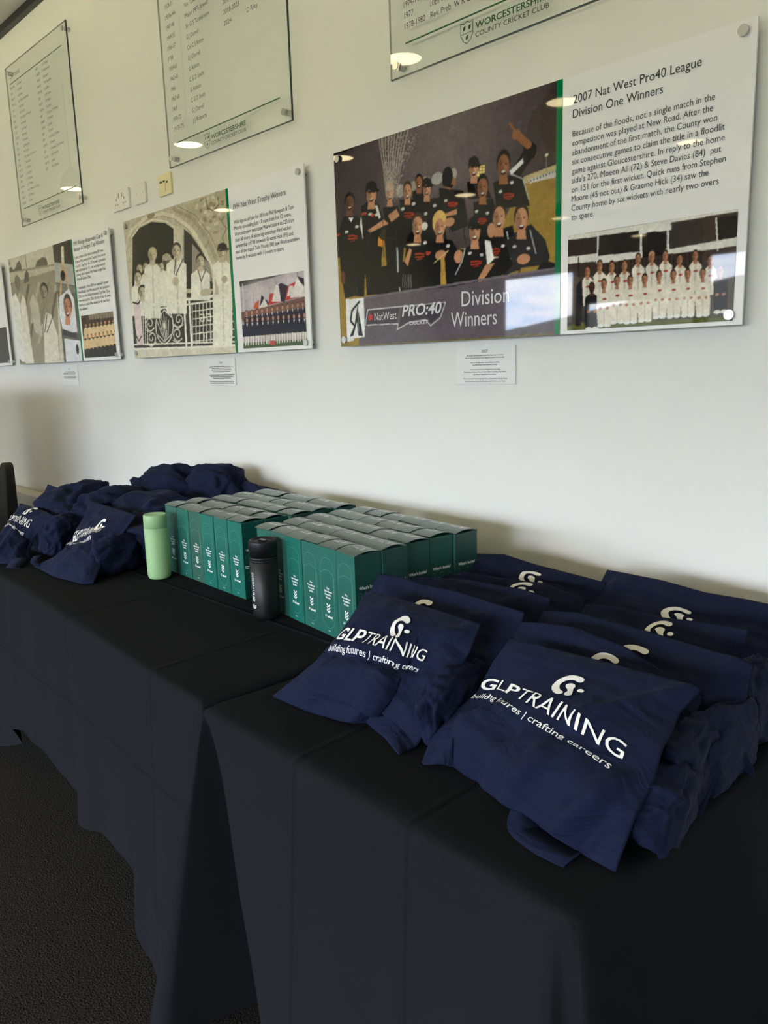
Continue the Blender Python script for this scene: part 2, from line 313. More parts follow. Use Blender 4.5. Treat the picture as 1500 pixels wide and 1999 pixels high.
# picture contents: shapes in thousandths of each print
PIC_MAIN=[['p',3813426,-56,16,1051,-51,1066,1093,-25,1052],['g',7365734,560,110,330,420],['e',4734524,959,187,68,127],['e',4339764,993,141,56,125],['p',10387514,877,348,1012,328,1013,1009,6,1009,-2,530,222,484,389,544,755,606],['p',12497026,880,336,1012,315,1010,343,882,366],['p',13486270,901,352,1009,340,1008,365,904,368],['e',3955330,907,358,3,5],['e',3955330,918,356,3,5],['e',3955330,930,354,3,5],['e',3955330,941,353,3,5],['e',3955330,952,351,3,5],['e',3955330,963,349,3,5],['e',3955330,974,347,3,5],['e',3955330,985,346,3,5],['e',3955330,996,344,3,5],['s',9866370,3,963,270,963,334],['e',15129790,963,272,6,5],['e',16441730,703,247,5,5],['e',16441730,714,250,5,5],['e',16441730,725,253,5,5],['e',16441730,703,260,5,5],['e',16441730,714,262,5,5],['e',16441730,725,265,5,5],['e',16441730,703,272,5,6],['e',16441730,714,275,5,5],['e',16441730,725,277,5,5],['e',16441730,703,284,5,6],['e',11709608,527,255,28,26],['e',11051163,599,252,14,24],['e',11182230,474,249,20,15],['e',10524300,351,269,21,30],['e',10524300,415,261,19,22],['n',14799555,420,280,0,448,35,374,169,338,296,308,328,271,180],['p',1315348,655,301,730,305,756,391,661,376],['p',12881001,674,272,695,273,699,317,670,310],['e',1973278,685,242,23,42],['e',12881001,685,255,19,38],['e',10252372,676,255,9,29],['e',14129779,690,261,7,13],['p',1973278,662,233,666,206,686,198,704,214,709,241],['p',1973278,664,235,717,240,714,251,675,246],['e',5783343,677,246,4,3],['e',5783343,694,249,4,3],['p',10252372,685,249,688,265,682,264],['e',4593945,686,275,8,9],['e',15459546,686,272,6,3],['p',1315348,346,309,449,329,476,529,365,540],['p',1315348,411,283,473,293,472,341,410,327],['p',9855554,432,269,450,270,453,305,428,299],['e',1971730,442,245,19,33],['e',9855554,441,255,16,30],['e',7884340,433,256,7,23],['e',10840904,446,261,6,10],['e',4402205,435,249,3,2],['e',4402205,449,251,3,2],['p',7884340,442,251,444,264,439,263],['e',4593945,442,272,7,7],['e',15459546,442,269,5,2],['p',12881001,375,301,396,302,399,344,370,338],['e',4600356,386,271,22,41],['e',12881001,386,283,19,37],['e',10252372,376,284,9,29],['e',14129779,391,290,7,13],['e',5783343,378,275,4,3],['e',5783343,394,278,4,3],['p',10252372,386,278,389,294,383,293],['e',4593945,386,304,8,8],['e',15459546,386,301,6,3],['p',1315348,441,331,540,342,566,545,461,526],['p',12881001,467,307,488,308,491,350,462,343],['e',1315348,478,278,23,40],['e',12881001,478,290,19,36],['e',10252372,468,291,9,28],['e',14129779,483,296,7,12],['p',1315348,454,269,459,243,479,236,498,251,502,276],['p',1315348,457,272,510,275,507,286,467,282],['e',5783343,470,282,4,3],['e',5783343,486,284,4,3],['p',10252372,478,285,481,300,475,299],['e',4593945,478,310,8,8],['e',15459546,478,307,6,3],['p',1315348,533,297,641,336,660,490,589,505,539,414],['e',9855554,583,287,24,29],['e',1315348,572,259,24,44],['p',1315348,548,275,599,301,591,314,552,295],['p',12881001,539,422,612,408,612,430,546,431],['p',1315348,763,331,833,314,877,332,904,457,775,443],['s',1315348,53,852,312,906,236],['s',1315348,45,907,249,897,220],['p',15131874,827,299,876,263,879,280,833,318],['s',9855554,30,897,214,864,172],['e',9855554,852,160,16,21],['s',9855554,10,849,148,828,110],['s',13158600,3,833,314,877,342,900,430],['p',9855554,790,295,816,297,821,351,785,343],['e',1446418,803,257,27,52],['e',9855554,803,273,23,47],['e',7884340,791,274,11,37],['e',10840904,809,282,9,16],['e',4402205,793,263,4,4],['e',4402205,813,266,4,4],['p',7884340,803,267,807,286,800,285],['e',4593945,804,299,10,11],['e',15459546,804,295,8,4],['p',1315348,682,395,762,392,801,614,687,594],['p',9855554,709,366,732,366,736,416,704,409],['e',1183760,720,331,24,47],['e',9855554,720,345,21,43],['e',7884340,710,347,10,33],['e',10840904,726,353,8,14],['e',4402205,712,337,4,3],['e',4402205,729,339,4,3],['p',7884340,720,340,724,357,717,356],['e',4593945,721,369,9,10],['e',15459546,721,365,7,3],['p',1315348,218,613,617,583,795,654,794,760,600,757,213,752],['p',1315348,262,326,337,334,375,449,335,733,279,739,265,492],['p',12881001,286,286,307,286,310,333,281,327],['e',12487780,298,252,22,45],['e',12881001,298,266,19,41],['e',10252372,288,268,9,31],['e',14129779,303,273,7,14],['e',5783343,290,258,4,3],['e',5783343,306,260,4,3],['p',10252372,298,261,301,278,295,277],['e',4593945,298,288,8,9],['e',15459546,298,285,6,3],['p',1315348,41,328,102,332,142,352,167,475,146,748,90,738,35,745,15,584,8,413],['p',14802652,142,348,169,443,155,489,136,388],['p',6833714,67,288,95,290,99,336,60,328],['e',1052174,82,256,30,44],['e',6833714,82,270,25,40],['e',5453864,69,271,12,31],['e',7490871,89,277,9,14],['e',3022614,72,261,5,3],['e',3022614,93,264,5,3],['p',5453864,82,264,86,281,78,280],['e',4593945,82,292,11,9],['e',15459546,82,288,8,3],['e',6833714,28,637,13,37],['p',15461355,73,339,101,340,87,362],['p',1315348,144,296,176,283,237,301,268,398,245,585,253,744,160,744,153,554],['p',12881001,176,420,264,385,287,409,189,434],['p',14605530,219,309,232,311,248,370,239,376],['p',12881001,187,272,216,274,220,325,179,317],['e',1315348,203,237,31,49],['e',12881001,202,252,26,44],['e',10252372,189,253,12,34],['e',14129779,209,260,10,15],['p',1315348,171,226,178,194,204,186,229,204,236,236],['p',1315348,174,229,246,235,242,247,188,241],['e',5783343,191,242,5,4],['e',5783343,214,245,5,3],['p',10252372,202,246,206,264,198,263],['e',4593945,202,276,11,10],['e',15459546,202,272,9,4],['p',14453800,233,462,265,488,252,514,229,503],['p',3944980,254,427,277,435,261,491,236,467],['p',12881001,286,370,329,348,344,382,302,404],['s',11576988,2,280,283,263,96,261,-51],['s',11576988,2,283,253,257,67,252,-105],['s',11576988,2,286,223,252,37,245,-157],['s',11576988,2,287,284,271,86,274,-71],['s',11576988,2,290,254,268,57,268,-123],['s',11576988,2,293,224,265,28,265,-174],['s',11576988,2,293,286,282,76,289,-89],['s',11576988,2,296,256,280,47,287,-140],['s',11576988,2,299,226,294,94,308,-56],['s',11576988,2,299,287,294,66,307,-106],['s',11576988,2,302,257,295,38,308,-155],['s',11576988,2,305,227,306,84,325,-74],['s',11576988,2,305,289,308,57,327,-123],['s',11576988,2,308,259,317,102,340,-43],['s',11576988,2,311,229,319,75,344,-91],['s',11576988,2,312,290,323,49,350,-138],['s',11576988,2,315,260,329,93,359,-59],['s',11576988,2,318,230,334,67,366,-106],['s',11576988,2,318,292,338,110,372,-29],['s',11576988,2,321,262,344,84,380,-75],['s',11576988,2,324,232,351,59,391,-121],['s',11576988,2,324,293,352,101,392,-45],['s',11576988,2,327,263,360,76,404,-90],['s',11576988,2,330,233,359,118,402,-16],['s',11576988,2,330,294,368,93,415,-61],['s',11576988,2,333,264,378,68,430,-104],['s',2499624,4,37,310,43,345],['s',2499624,4,112,376,109,419],['s',2499624,4,185,439,174,492],['s',2499624,4,256,501,260,567],['s',2499624,4,324,560,323,592],['s',2499624,4,391,619,382,659],['s',2499624,4,456,675,461,728],['s',2499624,4,525,417,523,477],['s',2499624,4,585,473,577,501],['s',2499624,4,644,529,649,569],['s',2499624,4,701,583,700,631],['s',2499624,4,757,635,750,692],['s',2499624,3,811,686,817,715],['s',2499624,3,865,736,864,773],['s',2499624,4,113,337,101,391],['s',2499624,4,185,401,190,468],['s',2499624,4,256,463,254,495],['s',2499624,4,325,524,315,564],['s',2499624,4,391,582,396,636],['s',2499624,4,456,639,454,702],['s',2499624,4,519,694,511,724],['s',2499624,4,585,439,590,479],['s',2499624,4,643,495,642,544],['s',2499624,4,701,549,693,606],['s',2499624,4,756,602,762,631],['s',2499624,3,811,653,810,691],['s',2499624,3,864,703,858,750],['s',2499624,4,100,644,104,713],['s',2499624,4,186,364,184,395],['s',2499624,4,256,426,246,467],['s',2499624,4,325,487,330,541],['s',2499624,4,391,546,389,609],['s',2499624,4,456,603,448,632],['s',2499624,4,519,659,524,700],['s',2499624,4,580,713,579,764],['s',2499624,4,643,461,635,518],['s',2499624,4,700,516,706,545],['s',2499624,3,756,569,755,607],['s',2499624,3,810,621,804,667],['s',2499624,3,863,671,868,728],['s',2499624,4,100,604,98,638],['s',2499624,4,174,665,164,709],['s',2499624,4,257,389,262,444],['s',2499624,4,325,450,322,514],['s',2499624,4,391,509,383,539],['s',2499624,4,456,567,461,609],['p',1315348,374,511,426,490,492,487,514,565,503,753,384,739,363,618],['p',12881001,417,474,443,474,447,528,411,521],['e',3943715,431,436,28,52],['e',12881001,431,451,24,47],['e',10252372,419,453,11,36],['e',14129779,437,459,9,16],['e',5783343,421,442,4,4],['e',5783343,441,444,4,4],['p',10252372,431,445,435,464,428,463],['e',4593945,431,477,10,11],['e',15459546,431,473,8,4],['p',12881001,363,603,389,544,401,554,379,628],['e',14802130,464,455,14,18],['p',1315348,488,538,537,525,588,541,627,614,615,759,495,745],['e',14858862,533,450,32,52],['p',12881001,521,497,546,497,551,545,515,539],['e',14858862,534,462,27,46],['e',12881001,534,477,23,42],['e',10252372,523,478,11,32],['e',14129779,540,484,9,14],['e',5783343,525,468,4,3],['e',5783343,544,470,4,3],['p',10252372,534,471,538,488,531,487],['e',4593945,534,499,10,9],['e',15459546,535,496,8,3],['e',12881001,536,599,25,21],['e',12881001,616,619,19,29],['e',12881001,579,459,22,19],['p',12490310,537,614,554,617,560,745,534,745],['s',15124600,4,505,632,570,586],['p',1315348,593,734,645,587,691,566,755,571,775,679,728,744],['p',15460838,728,566,759,578,775,644,738,677],['p',12881001,731,673,768,671,721,736,703,757,697,733],['s',13816530,4,645,587,631,643,601,698],['p',12881001,673,546,699,545,704,600,668,594],['e',1315348,687,506,27,53],['e',12881001,686,522,23,48],['e',10252372,675,525,11,37],['e',14129779,693,531,9,16],['p',1315348,658,497,664,463,687,451,710,469,716,503],['p',1315348,661,500,724,501,722,515,674,512],['e',5783343,677,513,4,4],['e',5783343,697,515,4,4],['p',10252372,686,516,690,535,683,535],['e',4593945,687,548,10,11],['e',15459546,687,545,8,4],['p',1315348,745,548,795,529,840,524,871,714,781,730],['s',14145495,4,817,547,833,660],['p',12881001,773,509,799,508,804,564,767,558],['e',2629146,786,468,28,54],['e',12881001,786,485,24,49],['e',10252372,774,487,11,38],['e',14129779,792,493,9,16],['e',5783343,776,475,4,4],['e',5783343,796,477,4,4],['p',10252372,786,478,790,498,783,497],['e',4593945,786,511,10,11],['e',15459546,786,507,8,4],['e',12881001,755,529,16,31],['p',2894380,811,587,852,554,908,531,962,607,978,676,969,708,871,707,794,738,840,689],['p',12881001,859,534,885,533,891,591,854,584],['e',2629660,872,492,28,55],['e',12881001,872,509,24,50],['e',10252372,860,511,11,39],['e',14129779,879,518,9,17],['e',5783343,862,499,4,4],['e',5783343,882,501,4,4],['p',10252372,872,502,876,523,869,522],['e',4593945,873,536,10,11],['e',15459546,873,532,8,4],['e',12881001,881,671,25,21],['s',13158600,3,905,557,927,655],['e',1973276,969,742,41,47],['s',11156004,7,69,430,93,430,117,439],['s',12469800,6,68,444,116,448],['s',11156004,4,77,458,106,458],['s',11156004,7,368,378,390,379,413,387],['s',12469800,5,368,390,412,394],['s',11156004,4,376,401,403,403],['s',11156004,6,574,375,594,377,614,384],['s',12469800,5,574,385,614,389],['s',11156004,4,582,393,606,395],['s',11156004,6,805,390,824,391,843,399],['s',12469800,5,805,401,843,405],['s',11156004,3,812,411,835,413],['s',11156004,7,417,578,438,577,458,584],['s',12469800,5,417,591,458,593],['s',11156004,4,425,603,449,603],['s',11156004,7,670,651,691,650,712,657],['s',12469800,5,670,663,712,665],['s',11156004,4,678,675,703,674],['s',11156004,6,703,472,719,473,735,479],['s',12469800,5,702,483,735,485],['s',11156004,4,709,492,728,493],['s',11156004,6,760,612,775,611,789,617],['s',12469800,5,760,624,789,624],['s',11156004,4,766,633,784,633],['s',11156004,7,470,576,479,576,488,579],['s',12469800,5,470,584,488,582],['s',11156004,4,473,588,484,588],['s',11156004,8,0,408,8,409,17,412],['s',12469800,6,-1,415,17,413],['s',11156004,4,3,417,13,418],['s',11156004,7,150,331,161,332,172,335],['s',12469800,6,150,337,172,337],['s',11156004,4,154,339,167,341],['s',11156004,7,198,349,205,349,212,351],['s',12469800,6,198,355,212,353],['s',11156004,4,200,357,209,357],['e',14144717,59,406,10,7],['e',14144717,118,391,10,7],['e',14144717,193,344,10,7],['e',14144717,227,354,9,7],['e',14144717,361,355,9,7],['e',14144717,414,343,9,7],['e',14144717,513,372,8,7],['e',14144717,471,400,8,7],['e',14144717,563,361,8,6],['e',14144717,792,375,7,6],['e',14144717,836,348,7,6],['e',14144717,695,436,7,6],['e',14144717,739,453,7,6],['e',14144717,465,531,9,7],['e',14144717,570,564,8,7],['e',14144717,665,612,8,6],['e',14144717,715,627,7,6],['e',14144717,801,603,7,6],['e',14144717,846,614,7,6],['e',14144717,899,630,7,6],['s',12500675,9,328,534,329,645],['s',13158600,5,335,725,343,814],['e',2302240,375,698,29,31],['s',9866370,2,355,664,350,727],['s',9866370,2,365,666,361,728],['s',9866370,2,375,667,371,730],['s',9866370,2,384,668,382,731],['s',9866370,2,394,670,393,732],['p',6576739,143,748,586,750,794,737,1010,722,1007,999,104,994],['p',7892086,143,748,1010,722,1010,731,142,759],['p',9206324,-22,967,104,994,1007,997,1007,1023,-4,1026],['e',5919266,7,1004,9,5],['e',8351522,28,1010,9,5],['e',7496738,50,1007,9,5],['e',6641954,71,1004,9,5],['e',9074210,92,1010,9,5],['e',8219426,113,1007,8,5],['e',7364642,133,1004,8,5],['e',6509858,154,1010,8,5],['e',8942114,174,1007,8,5],['e',8087330,194,1004,8,5],['e',7232546,214,1001,8,5],['e',6388002,234,1007,8,5],['e',8810018,253,1004,8,5],['e',7955234,273,1001,8,5],['e',7100450,292,1006,8,5],['e',6255906,311,1004,8,5],['e',8677922,329,1001,8,5],['e',7823138,348,1006,8,5],['e',6968354,366,1003,7,5],['e',6123810,385,1001,7,5],['e',8545826,403,998,7,5],['e',7691042,421,1003,7,5],['e',6846498,438,1001,7,5],['e',5991714,456,998,7,5],['e',8413730,473,1003,7,5],['e',7558946,491,1001,7,5],['e',6714402,508,998,7,5],['e',9136418,525,1003,7,5],['e',8281634,542,1000,7,5],['e',7426850,559,998,7,5],['e',6582306,575,995,7,5],['e',9004322,591,1000,7,5],['e',8149538,608,998,7,5],['e',7304994,624,995,7,5],['e',6450210,640,1000,7,5],['e',8872226,656,998,6,5],['e',8017442,672,995,6,4],['e',7172898,687,1000,6,4],['e',6318114,703,998,6,4],['e',8740130,718,995,6,4],['e',7885346,733,993,6,4],['e',7040802,748,998,6,4],['e',6186018,763,995,6,4],['e',8608034,778,993,6,4],['e',7763490,793,997,6,4],['e',6908706,807,995,6,4],['e',6053922,822,993,6,4],['e',8475938,836,997,6,4],['e',7631394,850,995,6,4],['e',6776610,864,993,6,4],['e',5921826,878,990,6,4],['e',8354082,892,995,6,4],['e',7499298,906,993,6,4],['e',6644514,920,990,6,4],['e',9066530,933,995,6,4],['e',8221986,947,993,5,4],['e',7367202,960,990,5,4],['e',6512418,974,995,5,4],['e',8934434,987,993,5,4],['e',8089890,1000,990,5,4],['p',15527146,40,751,143,752,141,955,38,959],['s',1583144,13,117,770,73,813,63,864,84,891],['p',1319458,105,786,122,886,132,950,104,946,99,875,77,944,53,950,84,891],['s',7897730,4,108,791,108,927],['e',14803425,47,964,33,9],['p',4735050,153,812,333,813,313,905,143,896],['s',14802657,4,162,817,555,818,531,887,484,922,461,892,381,898,317,929,322,900,147,894,162,817],['p',4735050,345,822,549,821,527,882,486,912,465,886,381,891,326,919],['p',13450300,165,851,178,838,190,851,184,872,169,872]]
PIC_INSET=[['p',4602418,-38,-33,1043,-38,1080,1167,-28,1080],['p',14868182,-2,1,466,7,633,-14,1010,-10,1011,27,644,28,635,73,468,72,-2,45],['p',3418150,-2,54,198,57,197,227,0,221],['p',14802132,0,221,197,227,198,304,1,292],['p',2629920,203,50,457,61,456,281,206,254],['p',15131356,197,253,640,272,651,338,198,330],['p',3945522,635,49,820,51,827,297,640,280],['p',2958884,892,54,1012,56,1018,250,888,250],['p',14999768,640,280,1018,250,1020,325,641,336],['p',14999770,457,53,644,52,645,99,458,102],['p',2235420,479,123,508,90,568,93,615,131,620,364,483,361],['s',15460578,16,470,72,475,367],['s',15460578,16,626,79,634,383],['s',15262940,14,203,24,198,330],['s',15262940,11,887,53,904,345],['p',4339248,1,292,196,330,650,322,828,328,834,578,2,469],['s',2235418,7,240,347,244,476],['s',2235418,7,265,346,269,475],['s',2235418,7,290,345,294,473],['s',2235418,7,315,345,319,472],['s',2235418,7,339,344,344,471],['s',2235418,7,364,344,368,470],['s',2235418,7,388,343,392,469],['s',2235418,7,412,343,416,468],['s',2235418,7,436,342,440,467],['s',2235418,7,459,342,464,466],['s',2235418,7,483,341,487,465],['s',2235418,7,506,340,511,464],['s',2235418,7,529,340,534,463],['s',2235418,7,552,339,557,462],['s',2235418,6,575,339,579,461],['s',2235418,6,597,338,602,460],['s',2235418,6,620,338,624,459],['s',2235418,6,642,337,647,458],['s',2235418,6,664,337,669,457],['s',2235418,6,686,336,691,456],['s',2235418,6,708,336,713,455],['s',2235418,6,729,335,734,454],['s',2235418,6,751,335,756,453],['s',2235418,6,772,334,777,452],['s',2235418,6,793,334,798,451],['s',2235418,6,814,333,819,451],['p',2892834,70,235,79,237,82,465,72,464],['p',6317102,-30,897,1073,937,1080,1167,-28,1080],['p',5260346,2,434,1025,491,1039,963,6,928],['p',15261904,95,497,119,452,151,458,179,504,184,753,97,750],['p',13485238,126,464,145,467,141,729,134,728],['e',11156530,140,554,15,12],['p',11565660,125,429,145,426,149,484,122,480],['e',3943458,135,385,21,56],['e',11565660,135,403,18,51],['e',9199945,126,406,8,39],['e',12682853,140,411,7,17],['e',5191209,127,393,3,4],['e',5191209,142,394,3,4],['p',9199945,135,396,138,416,133,416],['e',5191209,135,430,6,3],['p',15261904,177,454,201,410,232,415,259,461,265,706,180,703],['p',13485238,208,421,226,424,223,683,216,682],['e',11156530,221,510,14,12],['p',11565660,207,386,226,384,230,442,204,437],['e',3943458,216,344,20,56],['e',11565660,216,361,17,50],['e',9199945,208,364,8,39],['e',12682853,221,369,6,17],['e',5191209,209,351,3,4],['e',5191209,223,352,3,4],['p',9199945,216,354,219,374,214,374],['e',5191209,216,388,6,3],['p',15261904,257,476,281,433,311,438,337,483,343,726,261,723],['p',13485238,287,444,305,447,302,703,296,702],['e',11156530,301,531,14,12],['p',11565660,286,409,305,407,309,464,283,459],['e',3943458,295,367,20,55],['e',11565660,295,384,17,49],['e',9199945,287,387,8,38],['e',12682853,300,392,6,17],['e',5191209,288,375,3,4],['e',5191209,302,376,3,4],['p',9199945,295,378,298,398,293,397],['e',5191209,296,411,6,3],['p',15261904,339,482,361,439,391,444,417,489,423,728,342,725],['p',13485238,368,450,385,453,383,705,376,705],['e',11156530,381,536,14,12],['p',11565660,367,416,385,414,389,470,364,465],['e',3943458,375,374,19,54],['e',11565660,375,391,16,49],['e',9199945,367,394,8,38],['e',12682853,380,399,6,17],['e',5191209,368,382,3,4],['e',5191209,382,382,3,4],['p',9199945,375,384,378,404,373,404],['e',5191209,376,418,5,3],['p',15261904,422,427,444,384,473,390,498,434,504,670,426,666],['p',13485238,450,395,467,399,465,647,459,646],['e',11156530,463,480,13,12],['p',11565660,449,362,466,360,471,415,446,410],['e',3943458,457,321,19,53],['e',11565660,457,337,16,48],['e',9199945,450,340,7,37],['e',12682853,462,345,6,16],['e',5191209,451,328,3,4],['e',5191209,464,329,3,4],['p',9199945,457,331,460,350,455,350],['e',5191209,458,364,5,3],['p',15261904,504,429,525,387,553,392,578,436,585,668,508,665],['p',13485238,531,398,547,401,546,646,540,645],['e',11156530,544,482,13,11],['p',11565660,530,365,547,363,552,417,528,413],['e',12883576,538,325,18,53],['e',11565660,538,341,16,47],['e',9199945,531,343,7,37],['e',12682853,543,349,6,16],['e',5191209,532,332,3,4],['e',5191209,545,332,3,4],['p',9199945,538,334,541,354,536,353],['e',5191209,539,367,5,3],['p',15261904,584,427,604,386,632,392,656,435,663,664,589,661],['p',13485238,610,397,626,400,626,642,620,641],['e',11156530,623,480,13,11],['p',11565660,609,364,626,362,630,416,607,412],['e',3943458,617,325,18,52],['e',11565660,617,341,15,47],['e',9199945,610,343,7,36],['e',12682853,621,348,6,16],['e',5191209,611,332,3,4],['e',5191209,623,332,3,4],['p',9199945,617,334,620,353,615,353],['e',5191209,618,366,5,3],['p',15261904,667,480,688,439,714,444,738,487,745,714,673,711],['p',13485238,693,450,709,453,709,692,703,691],['e',11156530,706,532,12,11],['p',11565660,692,418,708,416,713,469,690,464],['e',3943458,699,378,17,51],['e',11565660,700,394,15,46],['e',9199945,693,397,7,36],['e',12682853,704,402,5,16],['e',5191209,693,385,3,4],['e',5191209,706,386,3,4],['p',9199945,700,388,703,407,698,406],['e',5191209,700,419,5,3],['p',15261904,754,460,773,420,799,425,822,467,830,690,760,687],['p',13485238,779,430,794,433,794,669,789,668],['e',11156530,791,511,12,11],['p',11565660,778,398,793,396,798,449,776,444],['e',3943458,785,360,17,51],['e',11565660,785,375,14,46],['e',9199945,778,378,7,35],['e',12682853,789,383,5,16],['e',5191209,779,367,3,4],['e',5191209,791,367,3,4],['p',9199945,785,369,788,388,784,387],['e',5191209,786,400,5,3],['p',15261904,836,519,855,479,880,484,903,525,911,746,842,744],['p',13485238,861,490,875,492,876,725,871,724],['e',11156530,873,569,12,11],['p',11565660,860,458,875,456,879,508,858,504],['e',3943458,866,420,16,50],['e',11565660,867,435,14,45],['e',9199945,860,438,6,35],['e',12682853,871,442,5,15],['e',5191209,861,427,3,4],['e',5191209,872,427,3,4],['p',9199945,866,429,869,447,865,447],['e',5191209,867,460,5,3],['p',2236452,123,665,152,627,184,632,216,671,220,839,218,988,131,989,120,828],['p',1446934,166,833,175,834,176,993,169,993],['e',12157540,148,813,11,16],['e',12157540,193,815,11,16],['e',15789800,150,996,23,20],['e',15789800,195,995,23,19],['p',5257002,158,603,177,600,182,659,155,655],['e',3549216,167,560,21,57],['e',5257002,167,577,18,51],['e',4205601,159,580,8,39],['e',5782574,172,585,7,17],['e',2365458,160,568,3,4],['e',2365458,175,568,3,4],['p',4205601,167,570,171,591,165,591],['e',2365458,168,605,6,3],['p',15261904,203,642,232,604,263,609,294,648,298,814,296,961,212,961,201,802],['p',13485238,245,808,254,809,255,966,249,965],['e',12157540,227,788,11,16],['e',12157540,272,790,11,16],['e',15789800,230,968,22,19],['e',15789800,274,968,22,19],['e',11156530,252,696,14,12],['p',11565660,237,581,256,578,261,636,234,632],['e',3549216,246,538,20,56],['e',11565660,246,555,17,50],['e',9199945,238,558,8,39],['e',12682853,251,563,6,17],['e',5191209,239,546,3,4],['e',5191209,254,546,3,4],['p',9199945,246,548,250,569,244,568],['e',5191209,247,582,6,3],['p',15261904,288,620,315,583,346,588,376,627,381,790,379,935,297,935,286,778],['p',13485238,329,784,338,785,339,940,333,939],['e',12157540,312,764,11,16],['e',12157540,355,766,11,15],['e',15789800,314,942,22,19],['e',15789800,358,941,21,19],['e',11156530,335,673,14,12],['p',11565660,321,560,339,557,344,614,318,610],['e',3549216,329,518,20,55],['e',11565660,330,534,17,49],['e',9199945,322,538,8,38],['e',12682853,334,543,6,17],['e',5191209,323,525,3,4],['e',5191209,337,526,3,4],['p',9199945,330,528,333,548,328,548],['e',5191209,330,561,5,3],['p',15261904,372,633,399,596,428,601,458,639,463,801,461,944,381,944,370,789],['p',13485238,413,794,421,795,423,948,416,948],['e',12157540,395,775,11,15],['e',12157540,437,777,10,15],['e',15789800,398,951,21,19],['e',15789800,441,950,21,19],['e',11156530,418,685,14,12],['p',11565660,404,573,422,571,426,627,401,623],['e',3549216,412,532,19,54],['e',11565660,413,548,16,49],['e',9199945,405,551,7,38],['e',12682853,417,556,6,17],['e',5191209,406,539,3,4],['e',5191209,419,540,3,4],['p',9199945,412,542,416,561,411,561],['e',5191209,413,575,5,3],['p',15261904,461,630,487,594,515,598,544,636,549,795,548,936,470,936,459,783],['p',13485238,501,789,509,790,511,941,505,940],['e',12157540,484,770,10,15],['e',12157540,525,772,10,15],['e',15789800,487,943,21,19],['e',15789800,528,942,20,18],['e',11156530,506,681,13,12],['p',11565660,492,571,509,569,514,624,489,620],['e',3549216,500,530,19,54],['e',11565660,500,546,16,48],['e',9199945,492,549,7,37],['e',12682853,504,554,6,16],['e',5191209,493,538,3,4],['e',5191209,507,538,3,4],['p',9199945,500,540,503,559,498,559],['e',5191209,501,573,5,3],['p',15261904,547,610,572,575,600,580,628,617,633,774,632,913,557,912,546,762],['p',13485238,586,767,594,768,596,917,590,916],['e',12157540,570,748,10,15],['e',12157540,609,751,10,15],['e',15789800,573,919,20,18],['e',15789800,613,919,20,18],['e',11156530,591,661,13,11],['p',11565660,577,553,594,550,598,604,575,601],['e',3549216,584,512,18,53],['e',11565660,585,528,15,47],['e',9199945,577,531,7,37],['e',12682853,589,536,6,16],['e',5191209,578,519,3,4],['e',5191209,591,520,3,4],['p',9199945,585,522,588,541,583,541],['e',5191209,585,554,5,3],['p',15261904,630,617,654,582,681,587,709,623,715,778,714,915,640,915,629,766],['p',13485238,668,772,676,773,678,919,673,919],['e',12157540,652,753,10,15],['e',12157540,691,756,10,15],['e',15789800,656,922,19,18],['e',15789800,695,921,19,18],['e',11156530,673,667,13,11],['p',11565660,659,560,675,558,680,611,657,608],['e',3549216,666,520,18,52],['e',11565660,667,536,15,47],['e',9199945,659,539,7,36],['e',12682853,671,544,6,16],['e',5191209,660,527,3,4],['e',5191209,673,528,3,4],['p',9199945,667,530,670,549,665,548],['e',5191209,667,562,5,3],['p',15261904,712,621,735,586,762,591,789,627,794,780,794,915,723,915,711,768],['p',13485238,749,773,757,774,760,919,754,918],['e',12157540,734,755,9,14],['e',12157540,772,757,9,14],['e',15789800,738,921,19,18],['e',15789800,776,921,19,18],['e',11156530,753,670,12,11],['p',11565660,740,565,756,562,760,615,738,611],['e',3549216,747,525,17,51],['e',11565660,748,541,15,46],['e',9199945,740,544,7,36],['e',12682853,752,548,5,16],['e',5191209,741,532,3,4],['e',5191209,754,532,3,4],['p',9199945,747,534,750,553,746,553],['e',5191209,748,566,5,3],['p',15261904,794,631,817,597,843,601,869,637,875,788,875,921,805,921,794,776],['p',13485238,831,782,839,783,842,925,836,925],['e',12157540,816,764,9,14],['e',12157540,853,766,9,14],['e',15789800,820,928,18,18],['e',15789800,857,927,18,17],['e',11156530,835,680,12,11],['p',11565660,822,576,837,573,842,625,820,622],['e',3549216,829,536,17,51],['e',11565660,829,552,14,46],['e',9199945,822,555,7,35],['e',12682853,833,559,5,16],['e',5191209,823,544,3,4],['e',5191209,835,544,3,4],['p',9199945,829,546,832,564,827,564],['e',5191209,830,577,5,3],['p',2236452,889,615,912,582,936,586,962,621,968,770,968,901,901,901,890,758],['p',1446934,925,764,933,765,936,905,930,904],['e',12157540,911,746,9,14],['e',12157540,946,748,9,14],['e',15789800,915,907,18,17],['e',15789800,951,907,18,17],['p',11565660,916,561,931,559,935,610,914,606],['e',3549216,922,523,16,50],['e',11565660,923,538,14,45],['e',9199945,916,541,6,35],['e',12682853,927,545,5,15],['e',5191209,917,530,3,4],['e',5191209,928,530,3,4],['p',9199945,923,532,925,550,921,550],['e',5191209,923,562,5,3],['p',2368038,61,532,101,468,118,913,60,916],['e',2368038,18,930,21,22],['e',2368038,77,936,21,22]]
